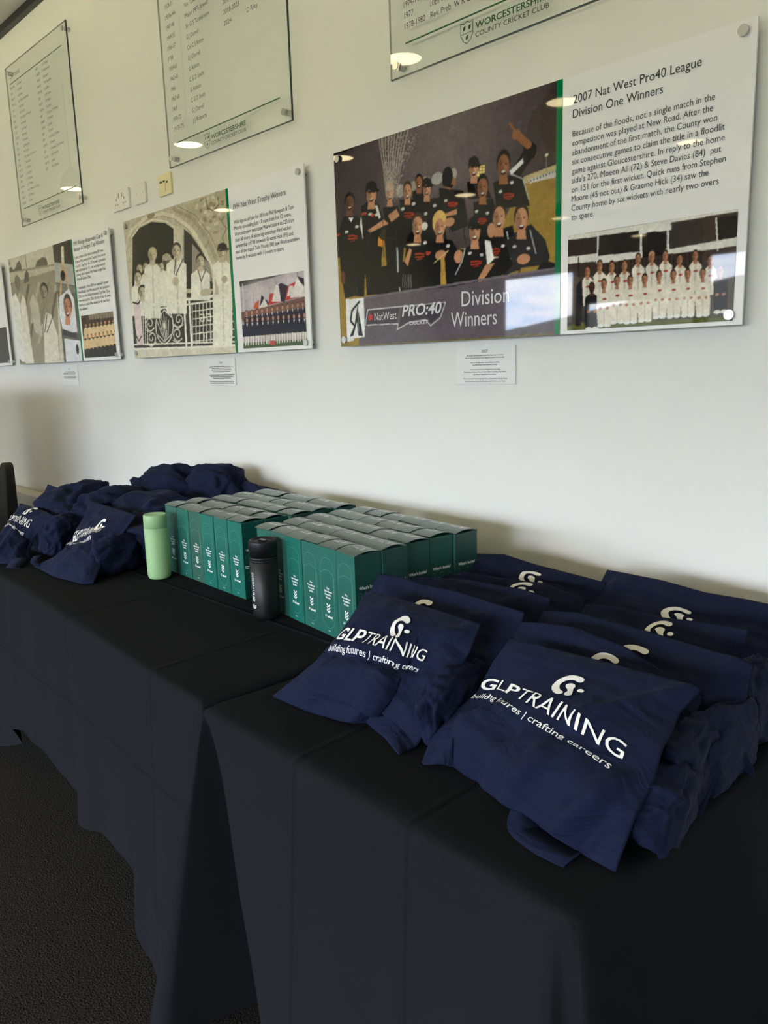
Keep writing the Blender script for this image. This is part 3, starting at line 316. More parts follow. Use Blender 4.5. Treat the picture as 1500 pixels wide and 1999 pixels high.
PIC_ARCH=[['p',12892834,-28,-44,1108,-18,1020,1073,-185,1039],['s',10524286,3,-8,67,136,73],['s',10524286,3,-19,141,126,145],['s',10524286,3,-30,215,116,218],['s',10524286,3,-40,290,107,291],['s',10524286,3,-51,365,97,364],['s',10524286,3,-62,441,87,439],['s',10524286,3,-73,518,76,513],['s',10524286,3,-84,596,66,589],['p',12234902,651,19,1000,8,972,471,621,302],['e',14208694,863,93,15,8],['e',9866352,801,136,15,8],['e',14208694,881,-54,15,8],['e',9866352,882,146,15,8],['e',14208694,747,45,16,8],['e',9866352,887,76,15,8],['e',14208694,821,197,15,8],['e',9866352,849,70,15,8],['e',14208694,926,139,15,8],['e',9866352,718,130,16,8],['e',14208694,888,30,15,8],['e',9866352,881,240,15,8],['e',14208694,817,55,15,8],['e',9866352,961,85,14,8],['e',14208694,835,119,15,8],['e',9866352,853,-18,15,8],['e',14208694,867,106,15,8],['e',9866352,779,81,15,8],['e',14208694,959,-1,14,8],['e',9866352,848,163,15,8],['e',14208694,787,-34,15,8],['e',9866352,899,107,15,8],['e',14208694,763,148,16,8],['e',9866352,865,60,15,8],['e',14208694,893,191,15,8],['e',9866352,844,85,15,8],['e',14208694,923,68,15,8],['e',9866352,793,231,15,8],['e',14208694,841,25,15,8],['e',9866352,953,174,14,8],['e',14208694,815,97,15,8],['e',9866352,916,2,15,8],['e',14208694,858,122,15,8],['e',9866352,793,17,15,8],['e',14208694,865,93,15,8],['e',9866352,805,145,15,8],['e',14208694,867,-61,15,8],['e',9866352,888,145,15,8],['e',14208694,742,60,16,8],['e',9866352,887,70,15,8],['e',14208694,831,205,15,8],['e',9866352,846,68,15,8],['e',14208694,932,130,15,8],['e',9866352,722,150,16,8],['e',14208694,883,23,15,8],['e',9866352,895,239,15,8],['e',14208694,812,59,15,8],['e',9866352,961,70,14,8],['e',14208694,837,124,15,8],['e',9866352,842,-21,15,8],['e',14208694,870,107,15,8],['e',9866352,777,91,15,8],['e',14208694,950,-18,14,8],['e',9866352,854,167,15,8],['e',14208694,775,-27,15,8],['e',9866352,902,102,15,8],['e',14208694,768,162,16,8],['e',9866352,862,56,15,8],['e',14208694,903,188,15,8],['e',9866352,842,86,15,8],['e',14208694,922,58,15,8],['e',9866352,807,242,15,8],['e',14208694,834,24,15,8],['e',9866352,961,162,14,8],['e',14208694,814,104,15,8],['e',9866352,908,-9,15,8],['e',14208694,862,124,15,8],['e',9866352,784,24,15,8],['e',14208694,867,91,15,8],['e',9866352,809,154,15,8],['s',7234638,7,825,12,832,78,880,106,932,81,924,35],['s',7892568,6,925,161,980,235,939,282,969,360],['s',14603966,28,-9,196,76,83,249,23,419,28,532,71,676,177,781,329,835,451],['s',9866356,4,14,157,110,79,263,36,417,42,530,85,648,172,744,304,785,424],['s',11182216,28,537,24,696,114,814,259,878,401],['s',7892570,4,568,11,724,101,841,246,916,398],['s',9208426,3,564,44,539,72],['s',9208426,3,605,56,581,85],['s',9208426,3,645,76,621,105],['s',9208426,3,683,103,660,132],['s',9208426,3,720,137,697,166],['s',9208426,3,756,178,733,207],['s',9208426,3,791,226,769,255],['s',9208426,3,825,281,803,310],['s',9208426,3,858,343,836,372],['e',9866352,305,19,40,18],['p',2367514,22,595,91,128,177,76,307,60,441,94,516,146,490,441,468,641],['p',13551280,519,127,595,152,566,551,479,540],['s',15262416,8,78,126,179,61,325,48,457,87,525,138],['p',3420202,614,165,672,214,755,324,824,430,836,583,573,552],['p',9866368,679,273,824,430,827,535,657,483],['p',3814958,20,551,1009,604,1001,997,-2,964],['p',15526104,74,415,112,396,156,402,186,430,180,499,65,485],['p',13551798,130,408,139,409,139,494,127,492],['p',12891802,120,373,155,375,157,411,108,405],['e',4603442,141,348,37,35],['e',12891802,139,359,32,31],['e',10260859,123,359,15,24],['e',14141609,147,365,12,11],['e',5787973,127,352,6,2],['e',5787973,154,354,6,2],['p',10260859,140,354,144,368,134,367],['e',5787973,137,376,10,2],['p',15526104,142,413,178,395,222,401,252,428,243,517,130,504],['p',13551798,196,406,206,407,202,512,191,511],['p',12891802,186,372,221,374,223,410,175,403],['e',4603442,207,347,36,35],['e',12891802,206,358,31,31],['e',10260859,190,358,14,24],['e',14141609,213,363,11,11],['e',5787973,193,351,6,2],['e',5787973,220,353,6,2],['p',10260859,206,353,210,367,200,366],['e',5787973,203,375,10,2],['p',15526104,272,423,298,406,331,411,352,434,346,498,263,488],['p',13551798,310,416,320,417,316,494,308,493],['p',12891802,303,386,332,387,334,419,293,413],['e',4603442,320,365,31,30],['e',12891802,319,374,26,27],['e',10260859,306,374,12,21],['e',14141609,325,379,10,9],['e',5787973,308,368,5,2],['e',5787973,331,370,5,2],['p',10260859,319,370,322,381,314,381],['e',5787973,317,388,9,2],['p',15526104,323,425,350,408,381,413,403,435,397,499,316,489],['p',13551798,362,417,371,419,367,496,360,495],['p',12891802,354,389,382,390,384,421,345,415],['e',4603442,371,367,30,30],['e',12891802,370,376,26,27],['e',10260859,357,377,12,21],['e',14141609,376,381,10,9],['e',5787973,360,370,5,2],['e',5787973,382,372,5,2],['p',10260859,370,372,373,384,365,383],['e',5787973,368,391,8,2],['p',15526104,31,482,77,459,133,466,171,499,149,695,3,683],['p',13551798,101,473,111,474,96,691,82,690],['p',12891802,88,432,130,433,133,477,75,470],['e',4603442,113,402,44,42],['e',12891802,112,415,38,37],['e',10260859,93,416,17,29],['e',14141609,121,422,14,13],['e',5787973,97,407,7,3],['e',5787973,129,409,7,3],['p',10260859,112,410,117,425,105,424],['e',5787973,109,435,12,2],['p',15526104,80,601,118,575,163,580,192,613,191,645,76,634],['p',13551798,136,589,146,590,149,641,138,640],['p',12891802,123,546,166,547,169,592,109,586],['e',4603442,149,514,46,44],['e',12891802,147,527,39,39],['e',10260859,127,529,18,31],['e',14141609,157,534,14,13],['e',5787973,132,519,7,3],['e',5787973,165,521,7,3],['p',10260859,148,522,153,538,141,537],['e',5787973,144,549,13,2],['p',15526104,344,419,392,396,449,404,488,439,467,656,317,642],['p',13551798,416,411,425,412,413,651,398,650],['p',7233614,403,369,444,370,447,415,390,407],['e',11576972,428,337,43,43],['e',7233614,426,351,37,39],['e',5786686,407,351,17,30],['e',7956821,436,358,14,13],['p',11576972,383,327,395,300,433,293,468,310,475,337],['p',11576972,387,330,489,336,484,347,407,341],['e',3222307,411,342,7,3],['e',3222307,443,345,7,3],['p',5786686,427,345,431,362,420,360],['e',3222307,424,372,12,2],['p',15526104,194,359,248,336,312,346,357,383,319,726,148,712],['p',13551798,276,352,285,354,258,721,241,720],['p',12891802,262,307,307,309,310,357,247,348],['e',11839106,289,274,47,46],['e',12891802,287,288,40,41],['e',10260859,266,288,19,32],['e',14141609,297,296,15,14],['e',5787973,271,279,8,3],['e',5787973,306,282,7,3],['p',10260859,287,282,293,300,280,298],['e',5787973,284,310,13,2],['p',15526104,423,366,484,344,560,356,612,395,582,718,384,700],['p',13551798,518,361,527,363,511,712,492,710],['p',12891802,505,316,548,318,551,366,491,357],['e',3945516,530,283,45,46],['e',12891802,528,297,39,41],['e',10260859,509,298,18,32],['e',14141609,538,305,14,14],['e',5787973,513,288,7,3],['e',5787973,546,292,7,3],['p',10260859,529,292,534,309,522,308],['e',5787973,526,320,13,2],['s',3946556,9,516,344,490,441],['s',3946556,9,587,355,504,452],['p',15526104,650,465,703,443,769,453,815,488,803,652,632,633],['p',13551798,732,459,740,460,742,645,725,643],['p',12891802,720,417,758,418,762,463,708,455],['e',3813932,742,386,40,43],['e',12891802,741,399,34,38],['e',10260859,724,400,16,30],['e',14141609,750,406,13,13],['e',5787973,727,391,6,3],['e',5787973,757,393,6,3],['p',10260859,742,394,746,410,736,409],['e',5787973,739,420,11,2],['s',3946556,8,716,452,736,523,783,452],['e',12891802,768,599,52,25],['e',12891802,499,492,32,30],['p',15526104,847,438,896,415,957,425,1000,461,961,966,798,958],['p',13551798,923,431,931,432,902,963,887,963],['p',12891802,910,387,949,389,953,435,899,427],['e',3288618,933,355,41,44],['e',12891802,931,369,35,40],['e',10260859,914,369,16,31],['e',14141609,940,376,13,14],['p',3288618,891,345,901,317,937,309,970,326,977,355],['p',3288618,894,348,990,354,985,365,913,359],['e',5787973,918,360,6,3],['e',5787973,947,363,6,3],['p',10260859,932,363,937,380,926,379],['e',5787973,930,390,11,2],['p',12891802,854,519,881,579,883,627,851,623],['e',11839630,935,535,25,22],['s',15526104,18,0,627,586,623,1007,632],['s',15526104,11,4,660,583,658,1005,659],['s',15526104,16,3,930,552,946,993,954],['s',15526104,9,2,896,995,930],['p',14078138,2,936,998,963,1001,1006,3,994],['s',15526104,18,3,605,-11,941],['s',15526104,16,565,625,555,956],['s',15526104,16,614,627,606,957],['s',15526104,15,1006,642,1001,968],['s',15526104,7,441,789,434,820,422,849,405,874,384,892,361,904,338,907,315,901,294,887,278,866,266,839,261,808,261,775,269,743,281,714,299,689,320,671,343,661,367,659,389,665,409,680,425,701,436,727,441,757,441,789],['s',15526104,5,275,733,321,846],['s',15526104,5,302,716,332,861],['s',15526104,5,329,700,343,877],['s',15526104,5,354,702,355,878],['s',15526104,5,376,723,369,864],['s',15526104,5,399,744,383,850],['s',15526104,6,292,719,365,673,431,729],['s',15526104,6,277,841,339,893,417,845],['e',9867388,352,782,28,42],['e',15526104,352,782,12,23],['s',15526104,6,242,789,219,803,194,805,173,796,160,778,157,756,164,737,179,723,196,718,213,722,224,732,228,746,226,759,218,769,208,774,198,773,191,768,188,761,189,755,193,750],['s',15526104,5,146,794,193,817,245,790],['s',15526104,6,455,779,472,795,494,800,515,794,531,780,538,760,535,741,526,727,511,720,496,720,484,728,477,740,476,753,481,763,489,769,498,770,505,766,509,760,510,754,508,750],['s',15526104,5,451,789,493,811,540,786],['s',15526104,7,157,887,176,904,201,909,224,903,241,887,249,866,247,846,236,831,220,823,204,825,190,833,182,846,181,859,186,870,195,876,205,877,213,873,218,867,218,860,216,855],['s',15526104,5,152,899,199,921,252,893],['s',15526104,6,515,881,495,895,472,898,452,889,440,872,438,851,444,832,457,819,473,814,488,818,498,827,502,840,500,853,494,863,484,867,475,867,469,862,466,855,467,849,470,845],['s',15526104,5,428,887,471,909,518,882],['s',15526104,7,63,677,40,898],['s',15526104,7,87,679,64,899],['s',15526104,7,110,681,88,901],['s',15526104,6,133,683,112,902],['s',15526104,6,157,685,135,903],['s',15526104,6,180,687,158,905],['s',15526104,5,639,659,616,929],['s',15526104,5,673,658,650,927],['s',15526104,5,706,658,683,924],['s',15526104,5,738,657,717,922],['s',15526104,5,771,657,749,920],['s',15526104,5,803,656,782,918],['s',15526104,5,834,656,814,916],['s',15526104,5,865,655,845,914],['s',15526104,5,896,655,877,912],['s',15526104,5,926,654,908,910],['s',15526104,5,956,654,938,908],['s',15526104,5,986,653,968,906],['s',15526104,6,634,708,1001,705],['s',15526104,6,629,758,997,753],['s',15526104,6,624,808,993,802],['s',15526104,6,619,858,989,850],['s',15526104,6,614,908,985,899],['s',15526104,7,698,734,739,738,735,781,705,778,707,755],['s',15526104,7,683,912,689,853,730,855,726,895],['s',15526104,7,760,736,800,739,796,782,767,779,769,756],['s',15526104,7,746,912,752,853,792,856,788,895],['s',15526104,7,821,737,860,741,856,783,828,780,830,757],['s',15526104,7,808,911,813,853,852,856,849,894],['s',15526104,7,881,739,918,742,915,784,887,782,889,759],['s',15526104,7,868,911,873,853,911,856,908,894],['p',14798285,33,580,110,577,110,902,41,904],['s',3945004,13,32,585,90,602,113,583],['s',3945004,11,41,837,63,871,96,840]]
PIC_HOUSE=[['p',11576492,-93,96,1126,-36,1072,1104,-163,1043],['g',13550792,300,250,260,220],['g',13550796,800,120,200,150],['s',14802145,18,1,64,-2,464],['s',14144215,17,53,49,49,469],['p',12868658,204,419,247,337,310,312,289,439],['p',3024442,317,388,351,241,463,362,447,424],['p',14800850,302,430,396,290,458,447],['p',12468278,448,403,482,237,541,244,885,126,873,349,625,381],['p',3418172,604,148,663,115,761,170,704,390,626,360],['p',14866646,510,357,583,124,627,151,648,373],['p',15261402,742,312,783,173,838,181,843,304],['p',15261916,785,338,909,69,1008,224,1002,344],['p',3154998,899,58,1004,104,1008,224,948,156],['s',7892590,8,580,-22,583,124],['s',7892590,8,909,-11,909,69],['s',9863810,9,220,181,216,355],['p',7885902,-67,457,314,431,1002,344,987,647,-77,592],['p',4610618,-100,909,1080,920,1072,1104,-110,1046],['p',1973300,44,545,71,520,106,524,132,553,121,721,32,714],['p',14473172,79,521,101,523,88,571],['e',3286560,93,465,20,35],['e',12224110,92,478,18,31],['p',1973300,130,541,157,517,192,520,218,549,206,716,119,709],['p',14473172,165,518,187,520,174,567],['e',3286560,179,462,20,35],['e',12224110,178,475,17,31],['p',1973300,216,537,242,513,276,517,301,545,291,711,204,704],['p',14473172,249,514,271,516,259,563],['e',3286560,263,459,20,35],['e',12224110,262,472,17,30],['p',1973300,300,533,326,510,359,513,384,542,374,706,289,699],['p',14473172,333,511,355,513,342,559],['e',3286560,346,456,19,34],['e',12224110,345,469,17,30],['p',1973300,382,530,408,506,441,510,465,538,455,701,372,694],['p',14473172,415,507,436,509,424,555],['e',3286560,428,453,19,34],['e',12224110,427,465,17,30],['p',1973300,464,526,489,503,521,506,545,534,536,696,454,689],['p',14473172,496,504,517,506,505,552],['e',3286560,508,450,19,34],['e',12224110,508,462,16,30],['p',1973300,544,523,568,500,600,503,624,531,615,691,534,684],['p',14473172,575,501,596,503,584,548],['e',3286560,588,447,18,34],['e',12224110,587,459,16,29],['p',1973300,622,519,647,497,678,500,702,527,693,686,613,679],['p',14473172,653,497,674,499,662,544],['e',3286560,666,444,18,33],['e',12224110,665,457,16,29],['p',1973300,700,516,724,493,755,497,778,524,770,682,691,675],['p',14473172,731,494,751,496,739,541],['e',3286560,742,441,18,33],['e',12224110,742,454,16,29],['p',1973300,776,513,800,490,831,494,853,521,845,677,768,670],['p',14473172,806,491,826,493,815,537],['e',3286560,818,438,18,33],['e',12224110,817,451,15,29],['p',1973300,852,509,875,487,905,490,927,517,919,672,843,666],['p',14473172,881,488,901,490,890,534],['e',3286560,893,436,17,33],['e',12224110,892,448,15,29],['p',1973300,926,506,948,484,978,487,1000,514,993,668,918,661],['p',14473172,955,485,974,487,963,530],['e',3286560,966,433,17,32],['e',12224110,965,445,15,28],['p',1973300,-47,649,-19,624,17,627,43,656,31,826,-59,820],['p',14473172,-11,625,12,627,-2,675],['p',14867666,-49,821,-18,823,-35,958,-54,957],['p',14867666,-10,824,21,826,4,961,-12,960],['e',3286560,3,568,21,36],['e',12224110,2,581,18,31],['p',1973300,43,650,70,625,106,629,132,657,120,826,31,820],['p',14473172,78,626,101,628,87,676],['p',14867666,41,821,72,823,55,957,37,956],['p',14867666,79,823,110,825,93,959,78,958],['e',3286560,92,569,20,35],['e',12224110,91,583,18,31],['p',1973300,131,651,158,627,193,630,218,659,207,826,119,820],['p',14473172,165,627,188,629,175,677],['p',14867666,129,820,160,822,143,955,125,954],['p',14867666,167,823,197,825,181,958,166,957],['e',3286560,179,571,20,35],['e',12224110,178,584,17,31],['p',1973300,218,652,244,628,279,631,304,660,293,825,207,819],['p',14473172,252,629,274,631,261,678],['p',14867666,216,820,246,822,230,954,213,953],['p',14867666,254,823,283,825,267,956,252,955],['e',3286560,265,573,20,35],['e',12224110,264,586,17,30],['p',1973300,303,653,329,629,363,632,388,661,377,825,292,819],['p',14473172,336,630,358,632,345,679],['p',14867666,302,820,331,822,316,953,298,952],['p',14867666,339,822,368,824,352,955,338,954],['e',3286560,350,575,19,35],['e',12224110,349,588,17,30],['p',1973300,387,654,413,630,446,633,470,662,460,825,377,819],['p',14473172,420,631,441,633,429,679],['p',14867666,386,819,415,821,400,951,383,950],['p',14867666,422,822,451,824,436,953,421,953],['e',3286560,433,576,19,34],['e',12224110,432,589,17,30],['p',1973300,470,655,495,632,528,635,552,662,542,824,460,818],['p',14473172,502,632,523,634,511,680],['p',14867666,469,819,498,821,483,950,466,949],['p',14867666,505,822,533,824,518,952,504,951],['e',3286560,515,578,19,34],['e',12224110,514,591,16,30],['p',1973300,551,656,576,633,608,636,632,663,623,824,541,818],['p',14473172,583,634,603,635,591,681],['p',14867666,551,819,579,821,564,949,548,948],['p',14867666,586,821,613,823,599,951,585,950],['e',3286560,595,579,18,34],['e',12224110,594,592,16,30],['p',1973300,631,657,655,634,687,637,711,664,702,824,622,818],['p',14473172,662,635,683,637,671,682],['p',14867666,631,819,659,821,644,947,628,946],['p',14867666,665,821,693,823,679,950,665,949],['e',3286560,674,581,18,33],['e',12224110,674,594,16,29],['p',1973300,710,658,734,635,765,638,788,665,780,824,701,818],['p',14473172,741,636,761,638,749,683],['p',14867666,710,818,737,820,723,946,708,945],['p',14867666,744,821,771,823,757,948,744,947],['e',3286560,753,583,18,33],['e',12224110,752,595,16,29],['p',1973300,788,659,811,636,842,639,865,666,856,823,779,817],['p',14473172,818,637,838,639,826,683],['p',14867666,788,818,815,820,801,945,786,944],['p',14867666,821,821,848,823,834,947,821,946],['e',3286560,829,584,18,33],['e',12224110,829,597,15,29],['p',1973300,864,660,887,637,918,640,940,667,932,823,856,817],['p',14473172,894,638,913,640,902,684],['p',14867666,865,818,891,820,878,944,862,943],['p',14867666,897,820,923,822,911,946,898,945],['e',3286560,905,586,17,33],['e',12224110,904,598,15,29],['p',1973300,939,661,962,639,992,641,1014,668,1007,823,931,817],['p',14473172,969,639,988,641,977,685],['p',14867666,940,818,966,820,953,942,938,941],['p',14867666,972,820,998,822,986,945,973,944],['e',3286560,980,587,17,32],['e',12224110,979,599,15,28],['p',12865612,441,909,524,904,528,965,442,968]]
PIC_FIELD=[['p',13551284,-39,5,1071,-30,1043,1018,10,1038],['p',9866874,-23,108,761,160,670,1006,16,1007],['e',6840914,11,224,25,16],['e',11709078,126,336,24,16],['e',8945772,238,445,24,15],['e',6840914,347,551,23,15],['e',11709078,453,655,23,15],['e',8945772,557,756,22,15],['e',6840914,753,342,20,14],['e',11709078,114,356,25,16],['e',8945772,226,465,24,16],['e',6840914,335,572,23,15],['e',11709078,442,675,23,15],['e',8945772,546,777,22,15],['e',6840914,743,361,21,14],['e',11709078,101,377,25,16],['e',8945772,214,486,24,16],['e',6840914,324,592,23,15],['e',11709078,431,696,23,15],['e',8945772,535,797,22,15],['e',6840914,733,380,21,14],['e',11709078,89,398,25,16],['e',8945772,202,507,24,16],['e',6840914,312,613,23,16],['e',11709078,419,717,23,15],['e',8945772,524,818,22,15],['e',6840914,723,399,21,14],['e',11709078,76,419,25,16],['e',8945772,190,528,24,16],['e',6840914,300,634,23,16],['e',11709078,408,737,23,15],['e',8945772,614,316,21,15],['e',6840914,713,418,21,14],['e',11709078,64,440,25,16],['e',8945772,178,549,24,16],['e',6840914,289,655,24,16],['e',11709078,397,758,23,16],['e',8945772,604,335,21,15],['e',6840914,702,437,21,14],['e',11709078,51,461,25,16],['e',8945772,166,570,24,16],['e',6840914,277,676,24,16],['e',11709078,385,779,23,16],['e',8945772,593,354,21,15],['e',6840914,692,456,21,15],['e',11709078,39,482,25,16],['e',8945772,153,591,24,16],['e',6840914,265,697,24,16],['e',11709078,374,800,23,16],['e',8945772,583,374,22,15],['e',6840914,682,475,21,15],['e',11709078,26,503,25,16],['e',8945772,141,612,25,16],['e',6840914,253,718,24,16],['e',11709078,470,288,22,15],['e',8945772,572,393,22,15],['e',6840914,672,495,21,15],['e',11709078,13,524,25,16],['e',8945772,129,633,25,16],['e',6840914,241,739,24,16],['e',11709078,459,308,22,15],['e',8945772,561,412,22,15],['e',6840914,662,514,21,15],['e',11709078,0,546,25,16],['e',8945772,116,654,25,16],['e',6840914,229,761,24,16],['e',11709078,448,327,22,15],['e',8945772,551,432,22,15],['e',6840914,651,534,21,15],['e',11709078,-12,567,26,16],['e',8945772,104,676,25,16],['e',6840914,217,782,24,16],['e',11709078,437,347,22,15],['e',8945772,540,451,22,15],['e',6840914,641,553,21,15],['e',11709078,-25,589,26,16],['e',8945772,91,698,25,16],['e',6840914,205,803,24,16],['e',11709078,426,367,23,15],['e',8945772,529,471,22,15],['e',6840914,630,573,21,15],['e',11709078,-38,610,26,16],['e',8945772,79,719,25,16],['e',6840914,308,280,23,15],['e',11709078,414,387,23,15],['e',8945772,519,491,22,15],['e',6840914,620,593,21,15],['e',11709078,-51,632,26,16],['e',8945772,66,741,25,16],['e',6840914,296,300,23,15],['e',11709078,403,406,23,15],['e',8945772,508,511,22,15],['e',6840914,609,613,21,15],['e',11709078,-64,654,26,16],['e',8945772,54,763,25,16],['e',6840914,285,320,23,15],['e',11709078,392,426,23,15],['e',8945772,497,531,22,15],['e',6840914,599,633,22,15],['e',11709078,-78,676,26,16],['e',8945772,41,785,25,16],['e',6840914,273,340,23,15],['e',11709078,381,447,23,15],['e',8945772,486,551,22,15],['e',6840914,588,653,22,15],['e',11709078,-91,698,26,17],['e',8945772,150,250,24,15],['e',6840914,261,360,24,15],['e',11709078,369,467,23,15],['e',8945772,475,571,22,15],['e',6840914,578,673,22,15],['e',11709078,678,772,21,15],['e',8945772,138,270,24,15],['e',6840914,250,380,24,15],['e',11709078,358,487,23,15],['e',8945772,464,591,22,15],['e',6840914,567,693,22,15],['e',11709078,668,792,21,15],['e',8945772,126,291,24,16],['e',6840914,238,400,24,15],['e',11709078,347,507,23,15],['e',8945772,453,611,22,15],['e',6840914,556,713,22,15],['e',11709078,657,812,21,15],['e',8945772,114,311,25,16],['e',6840914,226,421,24,15],['e',11709078,335,528,23,15],['e',8945772,442,632,23,15],['e',6840914,546,733,22,15],['e',11709078,647,832,21,15],['e',8945772,101,332,25,16],['e',6840914,214,441,24,16],['e',11709078,324,548,23,15],['e',8945772,430,652,23,15],['e',6840914,535,754,22,15],['e',11709078,732,339,21,14],['e',8945772,89,352,25,16],['e',6840914,202,462,24,16],['e',11709078,312,569,23,15],['e',8945772,419,673,23,15],['e',6840914,524,774,22,15],['e',11709078,722,358,21,14],['e',8945772,77,373,25,16],['e',6840914,190,483,24,16],['e',11709078,300,589,23,16],['e',8945772,408,693,23,15],['e',6840914,513,795,22,15],['e',11709078,712,376,21,14],['e',8945772,64,394,25,16],['e',6840914,178,503,24,16],['e',11709078,289,610,24,16],['e',8945772,397,714,23,15],['p',12892836,-5,121,387,154,742,171,736,206,375,210,-18,220],['p',6840912,-5,121,6,87,45,73,77,108,120,89,158,51,198,43,218,80,223,129],['p',6840912,444,139,479,93,535,78,579,72,626,89,644,133,641,151],['p',6314570,233,253,268,161,298,145,329,169,324,246],['p',7235668,84,253,118,188,155,178,174,211,168,274],['s',5525054,6,307,12,303,117],['p',15262942,-30,361,68,322,123,429,120,979,-72,951],['e',7892060,119,228,45,68],['p',14867148,132,430,189,346,225,400,250,993,99,988],['p',12893354,291,437,363,357,431,462,444,754,328,706],['p',14604488,480,659,537,549,617,575,680,769,670,1006,431,999],['p',9865844,503,410,562,410,559,485,478,476],['e',4340270,543,356,61,72],['e',9865844,539,378,52,65],['e',7892572,512,381,24,50],['e',10852223,551,389,19,22],['e',4406836,519,365,10,5],['e',4406836,564,368,10,5],['p',7892572,541,369,545,396,529,395],['e',4406836,532,414,17,4],['s',5262416,11,550,569,486,718],['s',5262416,11,649,579,521,720],['p',6052436,744,-9,1015,-7,1014,1017,735,1008],['p',3025444,743,-4,1015,-7,1017,200,748,140],['p',11579562,740,143,1015,209,1002,373,733,310],['p',7895668,731,319,1008,382,1007,435,735,384],['s',14866110,29,877,46,861,176],['s',13148280,19,861,176,821,286,778,435],['s',13148280,19,879,205,906,405],['e',2629662,844,271,34,46],['p',7902910,769,461,835,450,837,614,762,589],['p',14869224,757,441,909,387,968,484,968,752,766,747,738,587],['p',12878436,829,592,886,587,880,686,802,680],['e',3942432,870,518,59,96],['e',12878436,865,547,50,87],['e',10250320,839,552,23,67],['e',14126958,876,561,19,29],['e',5782061,846,531,9,7],['e',5782061,890,532,9,7],['p',10250320,867,535,870,571,854,570],['e',4593945,858,594,21,20],['e',15459546,859,588,17,7],['p',3947590,765,710,965,770,959,806,755,765],['p',14606566,773,794,1001,826,999,1016,767,1009],['e',2631724,944,896,21,45]]
PIC_ROWS=[['p',4601902,-76,-40,1216,-14,1086,1093,-229,1038],['p',9206888,239,-5,1031,-13,1014,128,256,122],['s',2629660,10,55,50,41,278],['s',2629660,10,147,52,133,279],['s',2629660,10,238,55,224,280],['s',2629660,10,327,57,314,280],['s',2629660,10,416,59,403,281],['s',2629660,10,503,61,491,282],['s',2629660,10,590,63,578,283],['s',2629660,10,675,65,664,283],['s',2629660,10,760,67,749,284],['s',2629660,9,844,69,833,285],['s',2629660,9,926,71,916,286],['s',2629660,9,1008,73,998,286],['p',14861462,60,321,104,289,153,293,189,332,157,542,34,533],['e',3942430,137,226,28,45],['e',12880996,135,241,24,38],['p',14861462,187,317,230,286,278,290,314,329,283,537,162,528],['e',3942430,262,223,27,45],['e',12880996,260,238,24,37],['p',14861462,311,314,353,283,401,287,436,325,406,533,287,523],['e',3942430,386,221,27,44],['e',12880996,384,236,24,37],['p',14861462,434,311,475,280,522,284,557,322,527,528,410,519],['e',3942430,507,219,26,44],['e',12880996,505,233,23,37],['p',14861462,554,308,595,277,641,282,675,319,646,523,531,514],['e',3942430,626,216,26,44],['e',12880996,624,231,23,36],['p',14861462,673,305,713,274,758,279,792,316,764,518,650,509],['e',3942430,743,214,26,43],['e',12880996,742,229,22,36],['p',14861462,790,302,829,272,873,276,907,313,879,513,768,504],['e',3942430,859,212,25,43],['e',12880996,857,226,22,36],['p',14861462,905,299,943,269,987,273,1020,310,993,509,883,500],['e',3942430,973,210,25,43],['e',12880996,971,224,22,35],['p',14861462,-49,594,-5,561,44,565,82,603,49,817,-76,810],['p',2630178,-62,785,42,791,3,1022,-83,1018],['e',3942430,29,497,28,46],['e',12880996,27,512,25,38],['p',14861462,81,587,125,555,174,558,210,597,178,809,55,801],['p',2630178,70,776,171,783,133,1011,49,1008],['e',3942430,158,491,28,45],['e',12880996,156,506,24,38],['p',14861462,210,581,253,548,301,552,337,590,306,800,185,793],['p',2630178,199,768,299,774,261,1001,178,997],['e',3942430,285,485,27,45],['e',12880996,283,500,24,37],['p',14861462,336,574,378,542,425,546,461,583,431,792,312,785],['p',2630178,325,760,424,766,388,991,306,987],['e',3942430,410,480,27,45],['e',12880996,408,494,24,37],['p',14861462,461,568,502,536,548,540,584,577,554,784,437,776],['p',2630178,450,752,547,758,512,981,431,977],['e',3942430,533,474,26,44],['e',12880996,532,489,23,37],['p',14861462,583,561,624,530,669,534,704,571,675,775,560,768],['p',2630178,573,744,668,750,634,972,554,968],['e',3942430,654,468,26,44],['e',12880996,653,483,23,37],['p',14861462,703,555,743,524,788,528,822,564,794,768,681,760],['p',2630178,694,737,787,743,754,962,676,958],['e',3942430,774,463,26,43],['e',12880996,772,477,22,36],['p',14861462,822,549,861,518,905,522,939,558,911,760,800,753],['p',2630178,812,729,905,735,872,953,795,949],['e',3942430,891,458,25,43],['e',12880996,889,472,22,36],['p',14861462,938,543,977,512,1020,516,1054,552,1027,752,917,745],['p',2630178,929,721,1020,728,988,943,913,939],['e',3942430,1006,452,25,43],['e',12880996,1004,467,22,36],['p',1974810,-101,913,1109,901,1086,1093,-120,1043]]
BANNER={'nat': ([199, 875], [316, 870]), 'div': ([628, 846], [827, 838]), 'win': ([580, 938], [777, 935]), 'pro': ([344, 867], [532, 864]), 'cri': ([379, 912], [471, 909])}
